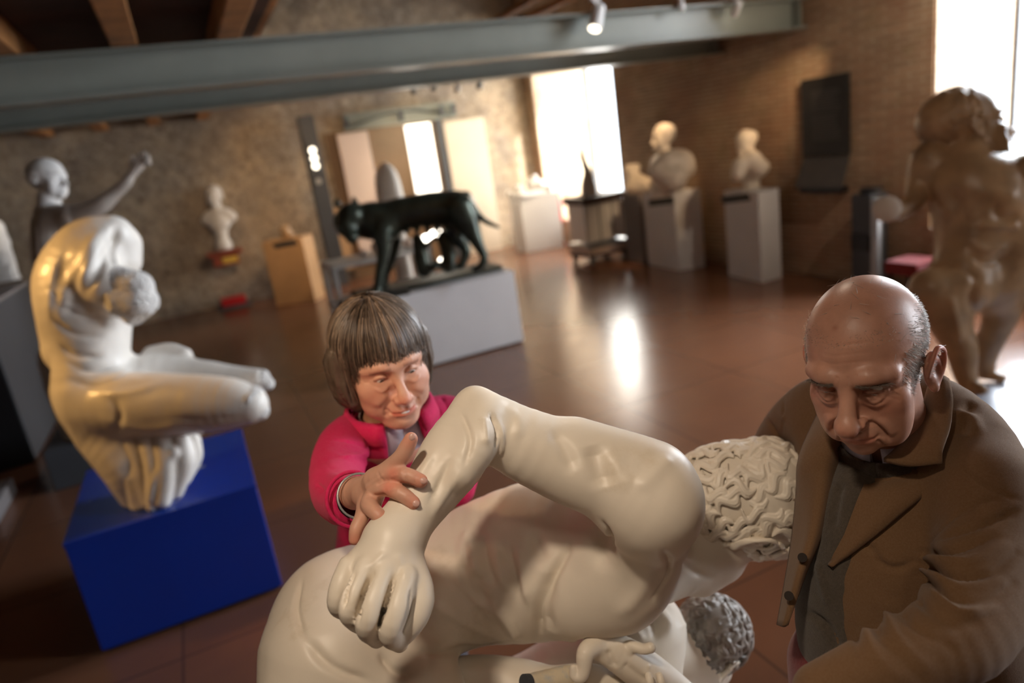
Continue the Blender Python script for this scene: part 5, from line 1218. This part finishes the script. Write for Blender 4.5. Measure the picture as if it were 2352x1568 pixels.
# opened front
b.pt([(1938, 1070, .97, 34), (1890, 1200, .97, 40), (1840, 1310, .97, 42), (1800, 1420, .98, 62), (1800, 1560, .98, 80)], .010, 'sub')
b.pt([(1942, 1070, 1.04, 34), (1890, 1200, 1.04, 42), (1838, 1310, 1.05, 44), (1800, 1420, 1.05, 62), (1800, 1560, 1.05, 80)], .010, 'sub')
b.T = PT; b.tube([(0, .03, .0), (0, -.01, -.10), (0, -.035, -.17)], [.080, .074, .070], .008, 'sub'); b.T = ID
V, Q = b.mesh(); S = Sculpt(V, Q)
for L, r, a in [([(2105, 1290), (2180, 1320), (2270, 1318), (2340, 1270)], 8, -.014), ([(2110, 1320), (2190, 1375), (2270, 1380), (2330, 1340)], 8, -.013), ([(2085, 1330), (2110, 1380), (2190, 1440), (2250, 1430)], 8, -.010), ([(2110, 1270), (2190, 1265), (2290, 1230)], 8, -.011), ([(2150, 1240), (2240, 1210), (2340, 1170)], 7, -.008),
                ([(2120, 1305), (2200, 1345), (2300, 1335)], 12, .010), ([(2130, 1345), (2200, 1405), (2290, 1395)], 13, .009), ([(2130, 1285), (2220, 1290), (2310, 1250)], 12, .009),
                ([(2010, 1400), (2020, 1460), (2080, 1520), (2120, 1560)], 8, -.012), ([(1960, 1440), (1975, 1500), (2030, 1568)], 8, -.010), ([(2035, 1390), (2060, 1460), (2130, 1530)], 10, .009), ([(1985, 1430), (2010, 1500), (2060, 1550)], 11, .008), ([(2055, 1370), (2100, 1440), (2190, 1490)], 8, -.010),
                ([(2190, 1060), (2270, 1120), (2352, 1150)], 4, -.003), ([(2130, 1250), (2190, 1190), (2260, 1150), (2330, 1145)], 4, -.004), ([(1760, 960), (1790, 1010), (1830, 1060)], 8, -.008), ([(1745, 1000), (1770, 1050), (1800, 1090)], 8, -.007), ([(1778, 925), (1800, 960)], 8, .006), ([(1800, 880), (1800, 950), (1795, 1000)], 6, -.004),
                ([(2190, 940), (2230, 960), (2250, 1000)], 18, .006), ([(2230, 930), (2210, 990)], 14, -.006), ([(2005, 1256), (2018, 1288), (2045, 1303), (2075, 1302), (2098, 1290)], 8, -.006), ([(1985, 1245), (2000, 1262)], 8, -.004)]: S.stroke(L, r, a)
S.V += S.N*(.0018*vnoise(S.V, 4, 15))[:, None]; S.renorm()
coat = link_mesh('coat', S.V, S.Q, 'camel', mo, True)
CS = S
def on(u, v, off=.006):
    h = CS.hit(u, v)
    if h is None: return None
    r = nrm(h-CAM); return h-r*off
def sheet(name, rows, mat, parent, off=.006, th=.004, depth=None, sub=4, puff=0):
    """tailored piece lying on the coat: rows of picture points dropped onto the coat surface"""
    lin = lambda A_, m_: np.array([A_[min(int(t_), len(A_)-2)]*(1-(t_-min(int(t_), len(A_)-2)))+A_[min(int(t_), len(A_)-2)+1]*(t_-min(int(t_), len(A_)-2)) for t_ in np.linspace(0, len(A_)-1, (len(A_)-1)*m_+1)])
    G = np.array([lin(np.array(r, float), sub+2) for r in rows]); G = np.array([lin(G[:, j], sub+1) for j in range(G.shape[1])])
    a, n = G.shape[:2]; D_ = np.full((a, n), np.nan)
    for i in range(a):
        for j in range(n):
            h = CS.hit(*G[i, j]); D_[i, j] = -(RC.T@(h-CAM))[2] if h is not None else np.nan
    if depth is not None: D_ = np.fmin(np.where(np.isnan(D_), depth, D_), depth+.06)
    med = np.nanmedian(D_); D_ = np.where(np.isnan(D_), med, D_)
    for _ in range(14):                                   # relax into a smooth cloth surface in front of the coat
        P = np.pad(D_, 1, 'edge'); A_ = (P[:-2, 1:-1]+P[2:, 1:-1]+P[1:-1, :-2]+P[1:-1, 2:])/4; D_ = np.minimum(A_, D_+.004) if True else A_
    V = np.array([[at(G[i, j, 0], G[i, j, 1], D_[i, j]-off-puff*math.sin(math.pi*i/(a-1))) for j in range(n)] for i in range(a)]).reshape(-1, 3)
    F = [(i*n+j, i*n+j+1, (i+1)*n+j+1, (i+1)*n+j) for i in range(a-1) for j in range(n-1)]
    o = link_mesh(name, V, F, mat, parent, True); md = o.modifiers.new('thick', 'SOLIDIFY'); md.thickness = th; md.offset = 0; return o
sheet('lapel', [[(2012, 1052), (2060, 1064), (2105, 1078)], [(1997, 1085), (2060, 1100), (2127, 1133)], [(1968, 1150), (2020, 1165), (2078, 1172)], [(1940, 1225), (1978, 1225), (2015, 1224)], [(1912, 1280), (1932, 1278), (1952, 1270)], [(1905, 1300), (1906, 1300), (1908, 1299)]], 'camel', coat, .009, .006, puff=.004)
def dep(u, v, off):
    h = CS.hit(u, v); return (-(RC.T@(h-CAM))[2] if h is not None else 1.02)-off
CD = [[1.00, .985, .98], [.99, .97, .955], [.975, .95, .93], [.955, .93, .91], [.94, .925, .905]]
cr = [[(2140, 872), (2158, 862), (2176, 872)], [(2124, 925), (2155, 912), (2188, 922)], [(2098, 982), (2140, 972), (2183, 978)], [(2062, 1030), (2110, 1026), (2166, 1032)], [(2030, 1056), (2090, 1070), (2164, 1064)]]
loft('coat_collar', [[(u, v, min(dep(u, v, .012), CD[i][j])-(.004 if j == 1 else 0)) for j, (u, v) in enumerate(r)] for i, r in enumerate(cr)], 'camel', coat, .007, 4)
loft('open_front_panel', [[(1975, 940, 1.075), (1935, 935, 1.08), (1905, 940, 1.10), (1880, 950, 1.13)], [(1935, 1040, 1.04), (1900, 1035, 1.02), (1850, 1045, 1.05), (1838, 1050, 1.08)], [(1915, 1130, 1.03), (1885, 1130, 1.01), (1845, 1130, 1.05), (1832, 1130, 1.08)], [(1885, 1230, 1.01), (1865, 1230, 1.0), (1838, 1230, 1.04), (1822, 1230, 1.07)],
      [(1850, 1310, 1.0), (1838, 1310, .99), (1822, 1310, 1.02), (1810, 1310, 1.05)], [(1826, 1380, .99), (1818, 1380, .99), (1808, 1380, 1.01), (1798, 1380, 1.04)], [(1808, 1432, .99), (1803, 1436, .99), (1796, 1438, 1.0), (1788, 1436, 1.02)]], 'camel', coat, .006, 4)
for u, v, d in [(1843, 1280, .985), (1812, 1368, .98)]:
    c_ = at(u, v, d); n_ = nrm(CAM-c_); mb = MB(); mb.tube([c_-n_*.002, c_+n_*.002], .0065, 16); mb.build('button', 'darkbutton', coat)
# ================================================================== LIGHT
w = bpy.data.worlds.new('sky'); sc.world = w; w.use_nodes = True; nt = w.node_tree; bg = nt.nodes['Background']
bg.inputs[0].default_value = (.80, .90, 1, 1); bg.inputs[1].default_value = 5.0
def sun(dirv, e, c, ang=2):
    l = bpy.data.lights.new('sun', 'SUN'); l.energy = e; l.color = c; l.angle = math.radians(ang)
    o = bpy.data.objects.new('sun', l); COL.objects.link(o); o.rotation_euler = Vector(dirv).to_track_quat('-Z', 'Y').to_euler(); o.location = (12, -3, 8)
sun((-.50, .95, -.42), 9, (1, .93, .80))
def area(name, loc, aim, sx, sy, e, c, spread=180):
    l = bpy.data.lights.new(name, 'AREA'); l.shape = 'RECTANGLE'; l.size = sx; l.size_y = sy; l.energy = e; l.color = c; l.spread = math.radians(spread)
    o = bpy.data.objects.new(name, l); COL.objects.link(o); o.location = loc
    o.rotation_euler = (Vector(aim)-Vector(loc)).to_track_quat('-Z', 'Y').to_euler(); return o
for i, w_ in enumerate((W1, W2, W3)):
    yc = (w_[0]+w_[1])/2; zc = (w_[2]+w_[3])/2
    area('window_daylight', (WX+TH+.03, yc, zc), (0, yc, zc-1), w_[1]-w_[0], w_[3]-w_[2], (330, 560, 480)[i], (.86, .92, 1) if i else (1, .93, .80))
def spot(loc, aim, e, c, ang, blend=.5, r=.04):
    l = bpy.data.lights.new('gallery_spot', 'SPOT'); l.energy = e; l.color = c; l.spot_size = math.radians(ang); l.spot_blend = blend; l.shadow_soft_size = r
    o = bpy.data.objects.new('gallery_spot', l); COL.objects.link(o); o.location = loc
    o.rotation_euler = (Vector(aim)-Vector(loc)).to_track_quat('-Z', 'Y').to_euler(); return o
WARM = (1, .66, .36)
spot((-.30, .15, 3.05), (.25, .85, 1.4), 62, (1, .82, .63), 52, .9, .07)
spot((-1.5, .35, 3.0), (.25, 1.25, 1.66), 75, (1, .66, .38), 19, .8, .05)
spot((-.1, -.6, 3.05), (.35, .85, 1.4), 14, (1, .84, .66), 40, .9, .12)
spot((1.7, 2.2, 3.0), (1.0, .7, 1.6), 22, (1, .8, .62), 50, .7, .08)     # over the group, from the left
spot((-2.6, 4.3, 2.95), (-.7, 3.9, 1.5), 210, (1, .55, .18), 40, .8, .15)        # amber on the torso's back
spot((6.1, 5.0, 3.0), (6.6, 7.3, 1.5), 130, WARM, 38, .9)
spot((5.3, 6.9, 3.0), (5.9, 8.1, 1.5), 120, WARM, 36, .8)
spot((5.7, 3.3, 3.05), (6.6, 6.0, 1.9), 80, (1, .84, .66), 80, .9)  # added lamp without a fixture, lifts the right brick wall
spot((1.6, 1.2, 3.0), (4.4, 2.7, 1.5), 38, (1, .84, .66), 40, .8)  # added lamp without a fixture, brightens the brown statue
spot((1.8, 9.6, 2.9), (2.2, 13.1, 1.2), 160, WARM, 80, .8)
spot((4.6, 9.6, 2.9), (5.0, 13.1, 1.4), 360, (1, .78, .5), 75, .8)
spot((-2, 8.4, 2.9), (-.8, 13.1, 1.2), 60, (1, .85, .7), 80, .8)
spot((1.0, 9.6, 2.9), (c0[0], c0[1]-.1, .7), 60, WARM, 30, .6)
sc.view_settings.view_transform = 'Standard'; sc.view_settings.look = 'None'; sc.view_settings.gamma = 1
sc.view_settings.use_curve_mapping = False; sc.view_settings.exposure = 0.12
sc.cycles.diffuse_bounces = 3; sc.cycles.glossy_bounces = 3; sc.cycles.caustics_reflective = False; sc.cycles.caustics_refractive = False
